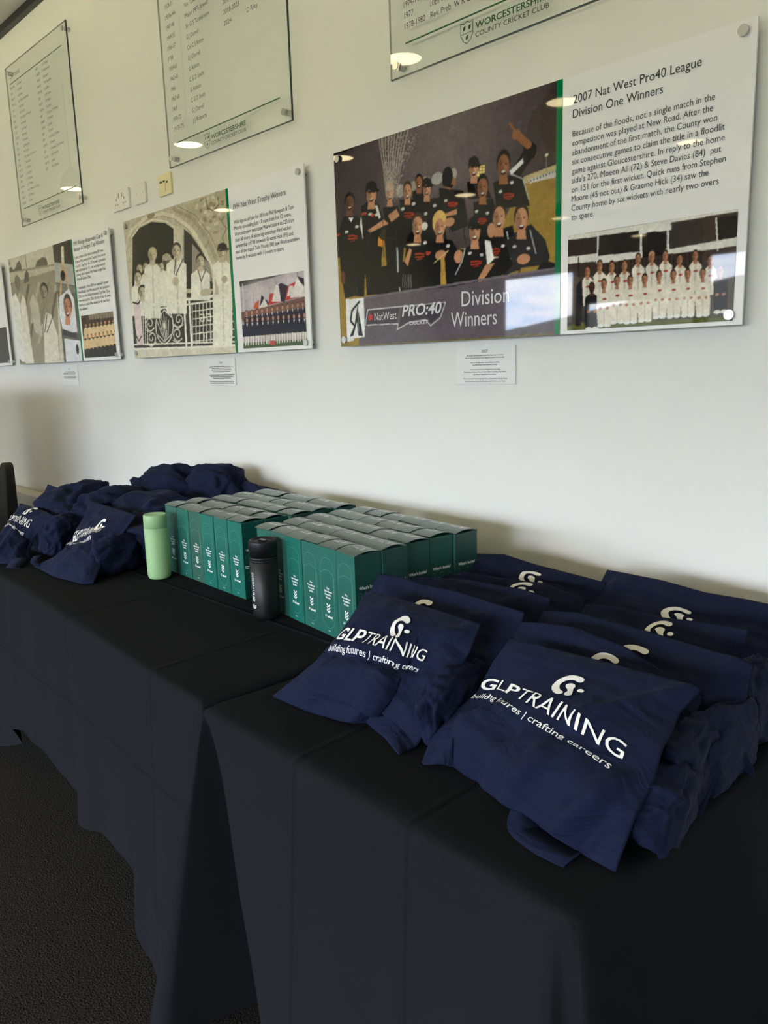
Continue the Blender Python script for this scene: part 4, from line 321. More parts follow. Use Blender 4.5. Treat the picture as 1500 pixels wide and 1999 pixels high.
# ------------------------------------------------------------------ pictures printed on the panels
def paint(cmds, w, h):
    A = np.zeros((h, w, 3)); yy, xx = np.mgrid[0:h, 0:w]; X = (xx+.5)/w*1000; Y = (yy+.5)/h*1000
    rg = np.random.RandomState(3)
    def win(x0, x1, y0, y1):
        a, b = max(0, int(y0/1000*h)-1), min(h, int(y1/1000*h)+2); c, d = max(0, int(x0/1000*w)-1), min(w, int(x1/1000*w)+2)
        return (slice(a, max(a, b)), slice(c, max(c, d)))
    def inside(P, x, y):
        m = np.zeros(x.shape, bool); n = len(P)
        for i in range(n):
            (x0, y0), (x1, y1) = P[i], P[(i+1) % n]
            if y0 == y1: continue
            m ^= ((y0 > y) != (y1 > y)) & (x < (x1-x0)*(y-y0)/(y1-y0)+x0)
        return m
    for c in cmds:
        k, col = c[0], np.array(lin(c[1]))
        if k in 'eg':
            cx, cy, rx, ry = c[2:6]; g = 2.5 if k == 'g' else 1
            s = win(cx-rx*g, cx+rx*g, cy-ry*g, cy+ry*g); q = ((X[s]-cx)/rx)**2+((Y[s]-cy)/ry)**2
            if k == 'e': A[s][q < 1] = col
            else: t = np.exp(-q*1.2)[..., None]; A[s] = A[s]*(1-t)+col*t
        elif k == 'p':
            P = [(c[i], c[i+1]) for i in range(2, len(c), 2)]; xs, ys = zip(*P); s = win(min(xs), max(xs), min(ys), max(ys))
            A[s][inside(P, X[s], Y[s])] = col
        elif k == 's':
            wd = c[2]/2; P = [(c[i], c[i+1]) for i in range(3, len(c), 2)]; ar = w/h
            for (x0, y0), (x1, y1) in zip(P[:-1], P[1:]):
                s = win(min(x0, x1)-wd, max(x0, x1)+wd, min(y0, y1)-wd, max(y0, y1)+wd)
                dx, dy = (x1-x0)*ar, y1-y0; L = max(dx*dx+dy*dy, 1e-6)
                t = np.clip(((X[s]-x0)*ar*dx+(Y[s]-y0)*dy)/L, 0, 1)
                A[s][((X[s]-x0)*ar-t*dx)**2+(Y[s]-y0-t*dy)**2 < max(wd, 500/h)**2] = col
        elif k == 'n':
            P = [(c[i], c[i+1]) for i in range(3, len(c), 2)]; xs, ys = zip(*P)
            px, py = rg.uniform(min(xs), max(xs), c[2]*4), rg.uniform(min(ys), max(ys), c[2]*4)
            m = inside(P, px, py)
            for x, y in zip(px[m][:c[2]], py[m][:c[2]]):
                i, j = int(min(max(y, 0), 999)/1000*h), int(min(max(x, 0), 999)/1000*w); q = rg.uniform(.3, .9)
                A[i:i+2, j] = A[i:i+2, j]*(1-q)+col*q
    B = A.copy()
    for ax in (0, 1): B = (np.roll(B, 1, ax)+2*B+np.roll(B, -1, ax))/4
    A = B
    for q, am in ((24, .045), (8, .06), (3, .06)):
        gy, gx = h//q+2, w//q+2; g = rg.randn(gy, gx); fy = np.linspace(0, gy-1.01, h); fx = np.linspace(0, gx-1.01, w); iy = fy.astype(int); ix = fx.astype(int); ty = (fy-iy)[:, None]; tx = (fx-ix)[None]
        g = g[iy][:, ix]*(1-ty)*(1-tx)+g[iy+1][:, ix]*ty*(1-tx)+g[iy][:, ix+1]*(1-ty)*tx+g[iy+1][:, ix+1]*ty*tx
        A = A*(1+am*g[..., None])
    A *= (1+.04*rg.randn(h, w, 1)); return np.clip(A, 0, 1)
def picture(name, cmds, x0, x1, zt, zb, y, w, h, parent):
    A = paint(cmds, w, h)[::-1]
    gx, gz = np.meshgrid(np.linspace(x0, x1, w), np.linspace(zb, zt, h))
    co = np.stack([gx, np.full_like(gx, y), gz], -1).reshape(-1, 3)
    idx = np.arange(w*h).reshape(h, w)
    q = np.stack([idx[:-1, :-1], idx[:-1, 1:], idx[1:, 1:], idx[1:, :-1]], -1).reshape(-1, 4)
    me = bpy.data.meshes.new(name); me.vertices.add(len(co)); me.vertices.foreach_set('co', co.ravel())
    me.loops.add(q.size); me.loops.foreach_set('vertex_index', q.ravel()); me.polygons.add(len(q)); me.polygons.foreach_set('loop_start', np.arange(0, q.size, 4))
    me.update(calc_edges=True)
    a = me.color_attributes.new('col', 'FLOAT_COLOR', 'POINT'); a.data.foreach_set('color', np.concatenate([A.reshape(-1, 3), np.ones((w*h, 1))], 1).astype(np.float32).ravel())
    return link(name, me, M_pic, parent)

YF = -.030                                   # front face of every panel on the wall
PT, PB = 2.0665, 1.4602
def flat(y): return lambda a, b: (a, y, b)
def standoff(parent, x, z, r=.011, front=YF-.004):
    bm = bmesh.new()
    for (rr, ya, yb) in ((r, front-.004, front), (r*.92, YF+.007, -.001)):
        q = bmesh.ops.create_cone(bm, cap_ends=True, segments=24, radius1=rr, radius2=rr, depth=abs(yb-ya))['verts']
        for v in q: v.co = Vector((x+v.co.x, (ya+yb)/2+v.co.z, z+v.co.y))
    return bm_obj('standoff', bm, M_steel, parent)
def photo_panel(x0, x1, label):
    t = thing('photo_panel', label, 'wall panel', ((x0+x1)/2, -.001, PB), 0, 'photo panels in a row on the wall')
    t2 = Matrix.Translation(-t.location)
    parts = []
    parts.append(box('backing_panel', x0, x1, YF, YF+.006, PB, PT, M_paper))
    for x in (x0+.022, x1-.026):
        for z in (PB+.022, PT-.021): parts.append(standoff(None, x, z))
    return t, parts
def seat(t, parts):
    for p in parts:
        p.parent = t; p.matrix_parent_inverse = Matrix.Translation(-t.location)
W_T = [  # title lines, paragraph lines: text, x left, x right, z
]
t, P = photo_panel(-2.0134, -.6996, 'largest photo panel, 2007 winners spraying champagne above a grey banner')
P.append(picture('photo_print', PIC_MAIN, -2.0134, -1.172, PT, PB, YF-.0008, 520, 420, None))
P.append(picture('team_photo_print', PIC_INSET, -1.136, -.719, 1.70, 1.469, YF-.0008, 330, 200, None))
P.append(box('green_stripe', -1.174, -1.1575, YF-.0012, YF, PB, PT, M_greenbar))
I = Ink()
I.text('2007 Nat West Pro40 League', -1.1268, 2.003, .0205, -.8122)
I.text('Division One Winners', -1.1281, 1.9705, .0205, -.8976)
for k, (s, xr) in enumerate([('Because of the floods, not a single match in the', -.7798), ('competition was played at New Road. After the', -.7831), ('abandonment of the first match, the County won', -.7734), ('six consecutive games to claim the title in a floodlit', -.7562), ('game against Gloucestershire. In reply to the home', -.7551), ("side's 270, Moeen Ali (72) & Steve Davies (84)  put", -.7619), ('on 151 for the first wicket. Quick runs from Stephen', -.7511), ('Moore (45 not out) & Graeme Hick (34) saw the', -.787), ('County home by six wickets with nearly two overs', -.764), ('to spare.', -1.0648)]):
    I.text(s, -1.128, 1.9288-k*.02145, .0145, xr)
P.append(I.obj('lettering', flat(YF-.001), M_ink))
BAN = Ink()
def mainpx(u, v): return (-2.0134+u/1000*.8414, PT-v/1000*.6063)
(bx0, bz0) = mainpx(*BANNER['nat'][0]); (bx1, _) = mainpx(*BANNER['nat'][1]); BAN.text('NatWest', bx0, bz0, .024, bx1)
for key, s, cp, bo in (('div', 'Division', .044, 0), ('win', 'Winners', .044, 0), ('pro', 'PRO:40', .034, .02), ('cri', 'CRICKET', .011, .012)):
    a, b = mainpx(*BANNER[key][0]), mainpx(*BANNER[key][1]); BAN.text(s, a[0], a[1], cp, b[0], bold=bo, shear=.25 if key in ('pro', 'cri') else 0)
P.append(BAN.obj('banner_lettering', flat(YF-.0014), mat('pale_banner_letters', (.72, .71, .74), .03, .28)))
seat(t, P)

t, P = photo_panel(-3.4816, -2.1711, 'photo panel of the 1994 trophy winners behind a white balustrade')
P.append(picture('photo_print', PIC_ARCH, -3.4816, -2.634, PT, PB, YF-.0008, 380, 380, None))
P.append(picture('team_photo_print', PIC_HOUSE, -2.5872, -2.1945, 1.724, 1.4737, YF-.0008, 240, 180, None))
P.append(box('green_stripe', -2.642, -2.626, YF-.0012, YF, PB, PT, M_greenbar))
I = Ink(); I.text('1994 Nat West Trophy Winners', -2.598, 1.985, .0205, -2.2732)
for k, (s, xr) in enumerate([('With figures of four for 38 from Phil Newport & Tom', -2.2324), ('Moody conceding just 17 runs from his 12 overs,', -2.2482), ('Worcestershire restricted Warwickshire to 223 from', -2.2334), ('their 60 overs. A blistering unbroken third wicket', -2.2522), ('partnership of 198 between Graeme Hick (93) and', -2.2423), ('man of the match Tom Moody (88) saw Worcestershire', -2.2079), ('home by 8 wickets with 11 overs to spare.', -2.2975)]):
    I.text(s, -2.5982, 1.933-k*.0214, .0145, xr)
P.append(I.obj('lettering', flat(YF-.001), M_ink)); seat(t, P)

t, P = photo_panel(-4.955, -3.6386, 'photo panel of the 1991 cup winners with a player raising his bat')
P.append(picture('photo_print', PIC_FIELD, -4.955, -4.064, PT, PB, YF-.0008, 240, 300, None))
P.append(picture('team_photo_print', PIC_ROWS, -4.0305, -3.665, 1.687, 1.476, YF-.0008, 150, 140, None))
P.append(box('green_stripe', -4.066, -4.051, YF-.0012, YF, PB, PT, M_greenbar))
I = Ink(); I.text('1991 Refuge Assurance Cup &', -4.032, 2.031, .0205, -3.6979); I.text('Benson & Hedges Cup Winners', -4.034, 2.003, .0205, -3.6867)
for k, (s, xr) in enumerate([('In July, a man of the match winning 88 from', -3.7095), ('Graeme Hick secured the County\'s first win in', -3.69), ('a Lord\'s Cup Final. Set 237 to win, Lancashire', -3.69), ('were dismissed for 171, the winning moment', -3.70), ('coming when captain Phil Neale caught Paul', -3.70), ('Allott off Graham Dilley.', -3.8669), ('', 0), ('In September, a fine 100 from makeshift opener', -3.6836), ('Steve Rhodes, saw Worcestershire set Lancashire', -3.68), ('238 to win the Refuge Assurance Cup Final. They', -3.68), ('were dismissed for 228 in the last of their 40 overs,', -3.674), ('thanks to a spell of five wickets for 42 runs from', -3.69), ('Neal Radford.', -3.94)]):
    if s: I.text(s, -4.036, 1.9668-k*.0211, .0145, xr)
P.append(I.obj('lettering', flat(YF-.001), M_ink)); seat(t, P)

t, P = photo_panel(-6.41, -5.095, 'photo panel cut off by the edge of the picture, beyond the 1991 panel')
P.append(box('team_photo_print', -5.5, -5.118, YF-.0012, YF, 1.476, 1.69, mat('dark_photo_print', (.03, .028, .026), .03, .5)))
P.append(box('green_stripe', -5.54, -5.524, YF-.0012, YF, PB, PT, M_greenbar)); seat(t, P)

# clear acrylic honours boards
def crest(I, x, z, w, h):
    I.ring([(x, z), (x+w*.25, z-h*.07), (x+w*.5, z+h*.02), (x+w*.75, z-h*.07), (x+w, z), (x+w, z-h*.55), (x+w*.8, z-h*.85), (x+w*.5, z-h), (x+w*.2, z-h*.85), (x, z-h*.55)], .0022)
    I.line([(x, z-h*.52), (x+w, z-h*.52)], .0014)
    for a, b in ((.28, .27), (.72, .27), (.5, .72)):
        I.disc(x+w*a, z-h*b, w*.10, h*.09, 10); I.disc(x+w*a-.001, z-h*b-h*.06, w*.07, h*.06, 8)
        I.disc(x+w*a+.003, z-h*b+h*.08, w*.05, h*.04, 8)
def honours_board(x0, x1, z0, z1, label, rows, grn, cx, bolts):
    t = thing('honours_board', label, 'honours board', ((x0+x1)/2, -.001, z0), 0, 'clear honours boards high on the wall')
    P = [box('acrylic_sheet', x0, x1, YF, YF+.006, z0, z1, M_acrylic)]
    bm = bmesh.new(); e = .0022
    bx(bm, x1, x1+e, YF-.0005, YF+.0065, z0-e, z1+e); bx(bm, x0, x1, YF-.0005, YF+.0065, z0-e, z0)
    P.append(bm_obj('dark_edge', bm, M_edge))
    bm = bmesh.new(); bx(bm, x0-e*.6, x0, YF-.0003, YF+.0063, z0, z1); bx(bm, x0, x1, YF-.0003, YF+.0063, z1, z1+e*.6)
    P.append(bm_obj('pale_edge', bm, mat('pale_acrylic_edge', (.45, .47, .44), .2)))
    for x, z in bolts: P.append(standoff(None, x, z))
    I = Ink()
    for s, xa, z, cp, xb in rows: I.text(s, xa, z, cp, xb, width=.86)
    I.text('COUNTY CRICKET CLUB', cx, 2.2372, .0125, cx+.229)
    P.append(I.obj('lettering', flat(YF-.0006), M_ink))
    G = Ink(); G.text('WORCESTERSHIRE', cx, 2.2572, .0165, cx+.230, bold=.02)
    for s, xa, z, cp, xb in grn:
        if s: G.text(s, xa, z, cp, xb)
        else: G.rect(xa, xb, z-.0022, z+.0022)
    crest(G, cx-.050, 2.283, .042, .053)
    P.append(G.obj('green_lettering', flat(YF-.0006), M_inkgreen))
    seat(t, P)
BZ = 2.2142
mid = [('1928-35', -2.982, 2.786, None), ('1936-46', -2.983, 2.7486, -2.9073), ('1947-48', -2.9825, 2.712, None), ('1949-55', -2.9825, 2.6745, None), ('1956-57', -2.982, 2.6375, None), ('1958', -2.982, 2.6, None), ('1959-61', -2.982, 2.563, None), ('1962-65', -2.981, 2.526, None), ('1966', -2.981, 2.489, None), ('1967-68', -2.981, 2.452, None), ('1969', -2.980, 2.415, None), ('1970-72', -2.980, 2.378, None), ('1973-75', -2.980, 2.3415, -2.9048),
       ('Visc. Cobham', -2.8417, 2.749, None), ('Major MFS Jewell', -2.8408, 2.7125, -2.679), ('Sir G S Tomkinson', -2.84, 2.6755, -2.6765), ('G J Dorrell', -2.839, 2.638, None), ('Col C S Anton', -2.839, 2.601, None), ('G J Dorrell', -2.838, 2.564, None), ('G Ashton', -2.838, 2.5265, None), ('C G D Smith', -2.838, 2.489, None), ('G Ashton', -2.837, 2.452, None), ('C G D Smith', -2.837, 2.415, None), ('G J Dorrell', -2.836, 2.378, None), ('J J Roberts', -2.836, 2.342, -2.734),
       ('2015-', -2.583, 2.6785, None), ('2018-2023', -2.583, 2.6455, -2.4843), ('2024-', -2.583, 2.609, -2.5301), ('D Riley', -2.440, 2.6085, -2.3755)]
honours_board(-3.0371, -2.2199, BZ, 3.024, 'clear honours board of years and names, middle one of the three boards', [(a, b, c, .0165, d) for a, b, c, d in mid], [('', -2.9698, 2.2963, 0, -2.2783)], -2.7150, [(-3.0128, 2.2458), (-2.2569, 2.2468), (-3.0128, 2.99), (-2.2569, 2.99)])
rt = [('1974-1976', -1.6869, 2.3875, None), ('1977', -1.6854, 2.3590, None), ('1978-1980', -1.6852, 2.3313, -1.6053), ('10th Viscount Cobham', -1.5851, 2.3590, None), ('Rev. Preb  W R Chignell', -1.5858, 2.3305, None)]
honours_board(-1.7463, -.929, BZ, 3.024, 'clear honours board above the largest photo panel, reading 1974 to 1980', [(a, b, c, .0165, d) for a, b, c, d in rt], [('', -1.6839, 2.2949, 0, -.99)], -1.4281, [(-1.7205, 2.2458), (-.955, 2.2458), (-1.7205, 2.99), (-.955, 2.99)])
c1 = '1899-1900 H K Foster|1901 R E Foster|1902-10 H K Foster|1911-12 G H Simpson-Hayward|1913 H K Foster|1914 W H Taylor|1919 W H Taylor, M F S Jewell|1920-21 M F S Jewell|1922 W H Taylor|1923-25 M K Foster|1926 M F S Jewell|1927 C B Ponsonby|1928 M F S Jewell|1929 M F S Jewell, J B Coventry|1930 J B Coventry|1931-35 C F Walters|1936-39 C J Lyttelton|1946 A P Singleton|1947-48 A F T White|1949 A F T White, R E S Wyatt|1950-51 R E S Wyatt|1952-54 R E Bird'.split('|')
c2 = "1955 R T D Perks|1956-58 P E Richardson|1959-67 D Kenyon|1968-70 T W Graveney|1971-80 N Gifford|1981 G M Turner|1982-91 P A Neale|1992-94 T S Curtis|1995 T S Curtis, T M Moody|1996-99 T M Moody|2000-02 G A Hick|2003 B F Smith|2004 B F Smith, S J Rhodes|2005-09 V S Solanki|2010 V S Solanki, D K H Mitchell|2011-16 D K H Mitchell|2017-21 J Leach|2022 B L D'Oliveira".split('|')
rows = []
for col, xa, xn, z0, z1 in ((c1, -4.634, -4.539, 2.906, 2.3229), (c2, -4.277, -4.194, 2.9083, 2.4335)):
    for k, s in enumerate(col):
        z = z0+(z1-z0)*k/(len(col)-1); d, n = s.split(' ', 1); rows += [(d, xa, z, .0125, None), (n, xn, z, .0125, None)]
honours_board(-4.6842, -3.8859, BZ, 3.024, 'clear honours board headed CAPTAINS, furthest from the camera', rows, [('CAPTAINS', -4.6264, 2.9574, .019, -4.4844), ('', -4.6305, 2.9338, 0, -3.9481), ('', -4.6291, 2.3, 0, -3.94)], -4.380, [(-4.6392, 2.2436), (-3.9045, 2.2435), (-4.6589, 2.9971), (-3.9121, 2.9965)])

# caption cards
cap07 = ['2007', 'Winners (back l-R) Abdul Razzaq, Graeme Hick, Roger Sillence, Will Gifford,', 'Moeen Ali, Ben Smith, Ray Price, Simon Hogg (Physio), Kabir Ali, Nadeem Malik.', '', 'Front row l-R Stephen Moore, Gareth Batty, Steven Davies,', 'Daryl Mitchell, Steve Rhodes (Director of Cricket)', '', 'Team photo back row l-R: Simon Hogg (Physio), Stuart Wedge,', 'Richard Jones, Josh Knappett, Moeen Ali, Nadeem Malik, Doug Bollinger, Roger Sillence,', 'Daryl Mitchell, Shaftab Khalid, Vikram Banerjee.', '', "Front row l-R Damian D'Oliveira (Academy Director), Stephen Moore, Phil Jaques, Gareth", 'Batty, Vikram Solanki, Graeme Hick, Matt Mason, Kabir Ali, Ray Price, Steve Rhodes.']
def caption_card(x0, x1, label, title, lines):
    z1, z0 = 1.4405, 1.3335
    t = thing('caption_card', label, 'caption card', ((x0+x1)/2, -.0005, z0), 0, 'caption cards under the photo panels')
    P = [box('card', x0, x1, -.0055, -.0005, z0, z1, M_card, bev=.0006)]
    I = Ink(); xm = (x0+x1)/2; w = glyphs(title)[2]*.0085/CAP; I.text(title, xm-w/2, z1-.018, .0085)
    n = len(lines)
    for k, s in enumerate(lines):
        if not s: continue
        ws = min(.0042/CAP*glyphs(s, .012, 2)[2]*.75, (x1-x0)*.90)
        I.text(s, xm-ws/2, z1-.027-k*.0066*12/max(n, 12), .0034, xm+ws/2, bold=.012, res=2)
    P.append(I.obj('lettering', flat(-.0060), M_ink)); seat(t, P)
caption_card(-1.5288, -1.3171, 'white caption card headed 2007 under the champagne photo panel', '2007', cap07[1:])
def scribble(I, xm, z, w):
    x = xm-w/2
    rr = random.Random(int(z*1e4))
    while x < xm+w/2:
        q = rr.uniform(.006, .014); I.rect(x, min(x+q, xm+w/2), z, z+.0028); x += q+.0022
def caption_small(x0, x1, label, title, ws):
    z1, z0 = 1.4412, 1.334
    t = thing('caption_card', label, 'caption card', ((x0+x1)/2, -.0005, z0), 0, 'caption cards under the photo panels')
    P = [box('card', x0, x1, -.0055, -.0005, z0, z1, M_card, bev=.0006)]
    I = Ink(); xm = (x0+x1)/2; w = glyphs(title)[2]*.0085/CAP; I.text(title, xm-w/2, z1-.021, .0085)
    for k, q in enumerate(ws):
        if q: scribble(I, xm, z1-.034-k*.0067, q)
    P.append(I.obj('lettering', flat(-.0060), M_ink)); seat(t, P)
caption_small(-2.8925, -2.6928, 'white caption card headed 1994 under the balustrade photo panel', '1994', (.17, .14, .15, .13, 0, .18, .17, .13, 0, .18, .18))
caption_small(-4.4106, -4.1990, 'white caption card headed 1991 under the raised bat photo panel', '1991', (.13, .16, .15, 0, .17, .15))

# sockets
def plate(name, x0, x1, z0, z1, label, cat, m, th=.011):
    t = thing(name, label, cat, ((x0+x1)/2, 0, (z0+z1)/2)); w, h = (x1-x0)/2, (z1-z0)/2
    box('face_plate', -w, w, -th, 0, -h, h, m, t, .003); return t, w, h, -th
t, w, h, y = plate('double_socket', -3.6105, -3.449, 2.1285, 2.214, 'white double power socket with two switches', 'socket', M_white_plastic)
for sx_ in (-1, 1):
    bm = bmesh.new(); bx(bm, sx_*.016-.0055, sx_*.016+.0055, y-.004, y, .012, .030, .001); bm_obj('rocker_switch', bm, M_white_plastic, t)
    I = Ink(); c = sx_*.038
    I.rect(c-.003, c+.003, .001, .011); I.rect(c-.014, c-.007, -.018, -.013); I.rect(c+.007, c+.014, -.018, -.013)
    I.obj('pin_holes', lambda a, b: (a, y-.0005, b), M_dark, t)
t, w, h, y = plate('blank_plate', -3.390, -3.2943, 2.127, 2.212, 'white blank plate with two screws between the socket plates', 'blank plate', M_white_plastic)
I = Ink(); I.disc(-.03, 0, .0022); I.disc(.03, 0, .0022); I.obj('screws', lambda a, b: (a, y-.0005, b), M_dark, t)
t, w, h, y = plate('data_outlet', -3.1785, -3.0735, 2.126, 2.2125, 'cream data outlet plate with dark ports, beside the white blank plate', 'data outlet', M_cream_plastic)
I = Ink(); I.rect(-.036, -.018, .008, .016); I.rect(-.010, .008, .008, .016); I.rect(.018, .032, .002, .010); I.rect(-.030, -.012, -.022, -.006); I.obj('port_openings', lambda a, b: (a, y-.0005, b), M_dark, t)
box('inner_module', -.038, .012, y-.003, y, -.03, .004, M_cream_plastic, t, .001)

# radiator and chair at the far end
t = thing('radiator', 'cream ribbed radiator on the wall beyond the far bags', 'radiator', (-5.0, 0, .12))
bm = bmesh.new()
for k in range(44): bx(bm, -.74+k*.034, -.74+k*.034+.026, -.115, -.085, .02, .50, .004)
bx(bm, -.75, .76, -.09, -.075, 0, .52); bm_obj('ribbed_front', bm, M_metal_cream, t)
box('top_grille', -.76, .77, -.122, -.03, .50, .575, M_metal_cream, t, .006)
box('back_plate', -.75, .76, -.05, -.035, 0, .52, M_metal_cream, t)
bm = bmesh.new(); bx(bm, -.5, -.46, -.05, -.002, .1, .4); bx(bm, .46, .5, -.05, -.002, .1, .4); bm_obj('wall_bracket', bm, M_metal_cream, t)

# pendant lamps
M_shade = mat('black_shade', (.012, .012, .012), .35)
M_bulb = mat('warm_lamp_opening', (1, .9, .7), .5, emit=((1, .80, .46), LAMP))
LP = [(-3.98, .67), (-2.38, .71), (-5.36, .61), (-.8, .72), (-2.27, 1.69), (-5.4, 1.81), (-3.69, 1.52), (-3.92, 2.94), (-5.6, 3.0), (-2.2, 2.9), (-5.82, 4.38), (-4.05, 4.38), (-2.3, 4.38), (-6.01, 5.94), (-4.14, 5.94)]
for i, (x, d) in enumerate(LP):
    t = thing('pendant_lamp', 'black dome pendant lamp with a warm glowing opening', 'pendant lamp', (x, -.03-d, 2.6), 0, 'pendant lamps over the room')
    lathe('lamp_shade', [(.078, 0), (.082, .004), (.08, .03), (.06, .08), (.03, .12), (.012, .14), (0, .142)], M_shade, t, 24)
    lathe('light_diffuser', [(0, .006), (.076, .006), (.076, .012), (0, .014)], M_bulb, t, 24)
    bm = bmesh.new(); tube(bm, [(0, 0, .14), (0, 0, .64)], .004, 6); bm_obj('cord', bm, M_shade, t)
# ------------------------------------------------------------------ tables under black cloths
TZ = .75
def Yd(d): return -(d+.03)
def cloth(name, ctrl, creases, label, rip):
    """ctrl: (top x, top d, bottom x, bottom d, hem height) round the edge"""
    n = len(ctrl); dense = []
    for i in range(n):
        a, b = ctrl[i], ctrl[(i+1) % n]
        L = max(math.hypot(b[0]-a[0], b[1]-a[1]), math.hypot(b[2]-a[2], b[3]-a[3])); k = max(2, int(L/.018))
        p, q = ctrl[i-1], ctrl[(i+2) % n]
        for j in range(k):
            t = j/k
            def cr(c0, c1, c2, c3):     # smooth, without overshoot beyond the neighbours
                m1, m2 = (c2-c0)*.5, (c3-c1)*.5; lim = abs(c2-c1)*1.2+.004; m1 = max(-lim, min(lim, m1)); m2 = max(-lim, min(lim, m2))
                h = t*t*(3-2*t); return (2*t**3-3*t*t+1)*c1+(t**3-2*t*t+t)*m1+(-2*t**3+3*t*t)*c2+(t**3-t*t)*m2
            top = [a[m]+(b[m]-a[m])*t for m in (0, 1)]
            dense.append(top+[cr(p[m], a[m], b[m], q[m]) for m in (2, 3, 4)])
    cx, cd = sum(p[0] for p in dense)/len(dense), sum(p[1] for p in dense)/len(dense)
    rings = []
    for k, (ins, dz) in enumerate(((.05, 0), (.022, 0), (.010, .002), (.003, .007), (0, .016))):
        r = []
        for p in dense:
            v = Vector((cx-p[0], cd-p[1])); f = v.normalized()*ins
            r.append((p[0]+f.x, Yd(p[1]+f.y), TZ-dz))
        rings.append(r)
    T = 34
    for k in range(1, T+1):
        t = k/T; r = []
        for i, p in enumerate(dense):
            e = t**.9
            x, d = p[0]+(p[2]-p[0])*e, p[1]+(p[3]-p[1])*e; z = TZ-.016-(TZ-.016-p[4])*t
            w = rip*t*(.010*noise.noise(Vector((x*4, d*4, z*1.1)))+.005*noise.noise(Vector((x*9, d*9, z*2+7))))*2
            v = Vector((x-cx, d-cd)).normalized()*w
            r.append((x+v.x, Yd(d+v.y), z))
        rings.append(r)
    m = len(dense); vs = [v for r in rings for v in r]; fs = [tuple(range(m))]
    for k in range(len(rings)-1):
        for i in range(m):
            j = (i+1) % m; fs.append((k*m+i, k*m+j, (k+1)*m+j, (k+1)*m+i))
    mt = M_cloth.copy(); mt.name = 'black_tablecloth_folded'
    nn, l, b = nodes(mt); tcn = nn.new('ShaderNodeTexCoord'); sp = nn.new('ShaderNodeSeparateXYZ'); l.new(tcn.outputs['Object'], sp.inputs[0]); last = None
    for ax, pos, wd in creases:                      # pressed fold lines
        su = nn.new('ShaderNodeMath'); su.operation = 'SUBTRACT'; l.new(sp.outputs[ax], su.inputs[0]); su.inputs[1].default_value = pos
        ab = nn.new('ShaderNodeMath'); ab.operation = 'ABSOLUTE'; l.new(su.outputs[0], ab.inputs[0])
        mr = nn.new('ShaderNodeMapRange'); mr.interpolation_type = 'SMOOTHSTEP'; mr.inputs[1].default_value = 0; mr.inputs[2].default_value = wd; mr.inputs[3].default_value = 1; mr.inputs[4].default_value = 0; l.new(ab.outputs[0], mr.inputs[0])
        if last is None: last = mr.outputs[0]
        else:
            ad = nn.new('ShaderNodeMath'); ad.operation = 'ADD'; l.new(last, ad.inputs[0]); l.new(mr.outputs[0], ad.inputs[1]); last = ad.outputs[0]
    if last is not None:
        b2 = nn.new('ShaderNodeBump'); b2.inputs['Strength'].default_value = .8; b2.inputs['Distance'].default_value = .005; l.new(last, b2.inputs['Height'])
        for k in list(b.inputs['Normal'].links): l.new(k.from_socket, b2.inputs['Normal'])
        l.new(b2.outputs[0], b.inputs['Normal'])
    o = mesh_obj(name, vs, fs, mt, None, True)
    bq = bmesh.new(); bq.from_mesh(o.data); bmesh.ops.recalc_face_normals(bq, faces=bq.faces); bq.to_mesh(o.data); bq.free()
    tag(o, label, 'tablecloth', 'black tablecloths'); return o
near = [(-1.270, .09, -1.272, .06, .03), (-1.275, .6, -1.275, .6, .03), (-1.280, .90, -1.30, .93, .03), (-1.289, 1.0, -1.36, 1.06, .02),
        (-1.285, 1.034, -1.385, 1.165, .02), (-1.283, 1.035, -1.335, 1.15, .03), (-1.280, 1.034, -1.24, .90, .05), (-1.275, 1.035, -1.12, .90, .06), (-1.262, 1.036, -1.055, 1.045, .05),
        (-1.245, 1.038, -1.035, 1.085, .05), (-1.15, 1.040, -.97, 1.092, .05), (-.95, 1.043, -.88, 1.085, .05), (-.75, 1.047, -.72, 1.085, .04), (-.58, 1.05, -.57, 1.10, .03),
        (-.485, 1.053, -.49, 1.135, .02), (-.462, 1.054, -.462, 1.115, .02), (-.450, 1.054, -.452, 1.03, .03), (-.440, 1.053, -.40, 1.02, .03), (-.432, 1.045, -.372, 1.10, .02), (-.428, 1.02, -.35, 1.07, .02), (-.425, .95, -.352, .93, .02),
        (-.42, .75, -.372, .76, .02), (-.415, .68, -.345, .66, .02), (-.41, .5, -.36, .48, .02), (-.40, .09, -.37, .06, .02)]
far = [(-1.278, .13, -1.282, .12, .03), (-1.284, .6, -1.288, .6, .03), (-1.291, .95, -1.335, .93, .02), (-1.297, 1.015, -1.37, .95, .02), (-1.30, 1.026, -1.40, 1.01, .012), (-1.32, 1.026, -1.445, 1.06, .0), (-1.42, 1.022, -1.52, 1.065, .0),
       (-1.55, 1.015, -1.61, 1.045, .0), (-1.63, 1.01, -1.672, 1.045, .05), (-1.66, 1.008, -1.688, 1.020, .16), (-1.72, 1.005, -1.73, 1.02, .19), (-1.9, .995, -1.93, 1.01, .17), (-2.04, .987, -2.075, 1.012, .14), (-2.08, .985, -2.10, .985, .20), (-2.3, .972, -2.3, .985, .25), (-2.5, .96, -2.5, .98, .26), (-2.60, .954, -2.62, .985, .24), (-2.63, .952, -2.645, .955, .17), (-2.9, .938, -2.9, .975, .08),
       (-3.08, .927, -3.11, .97, .06), (-3.12, .92, -3.19, .95, .02), (-3.125, .88, -3.17, .87, .03), (-3.13, .5, -3.17, .5, .1), (-3.12, .09, -3.15, .08, .03)]
cloth('tablecloth', near, [(0, -.99, .012), (0, -.72, .012), (1, -.45, .01)], 'black cloth over the nearer table, under the neat row of navy bags', .8)
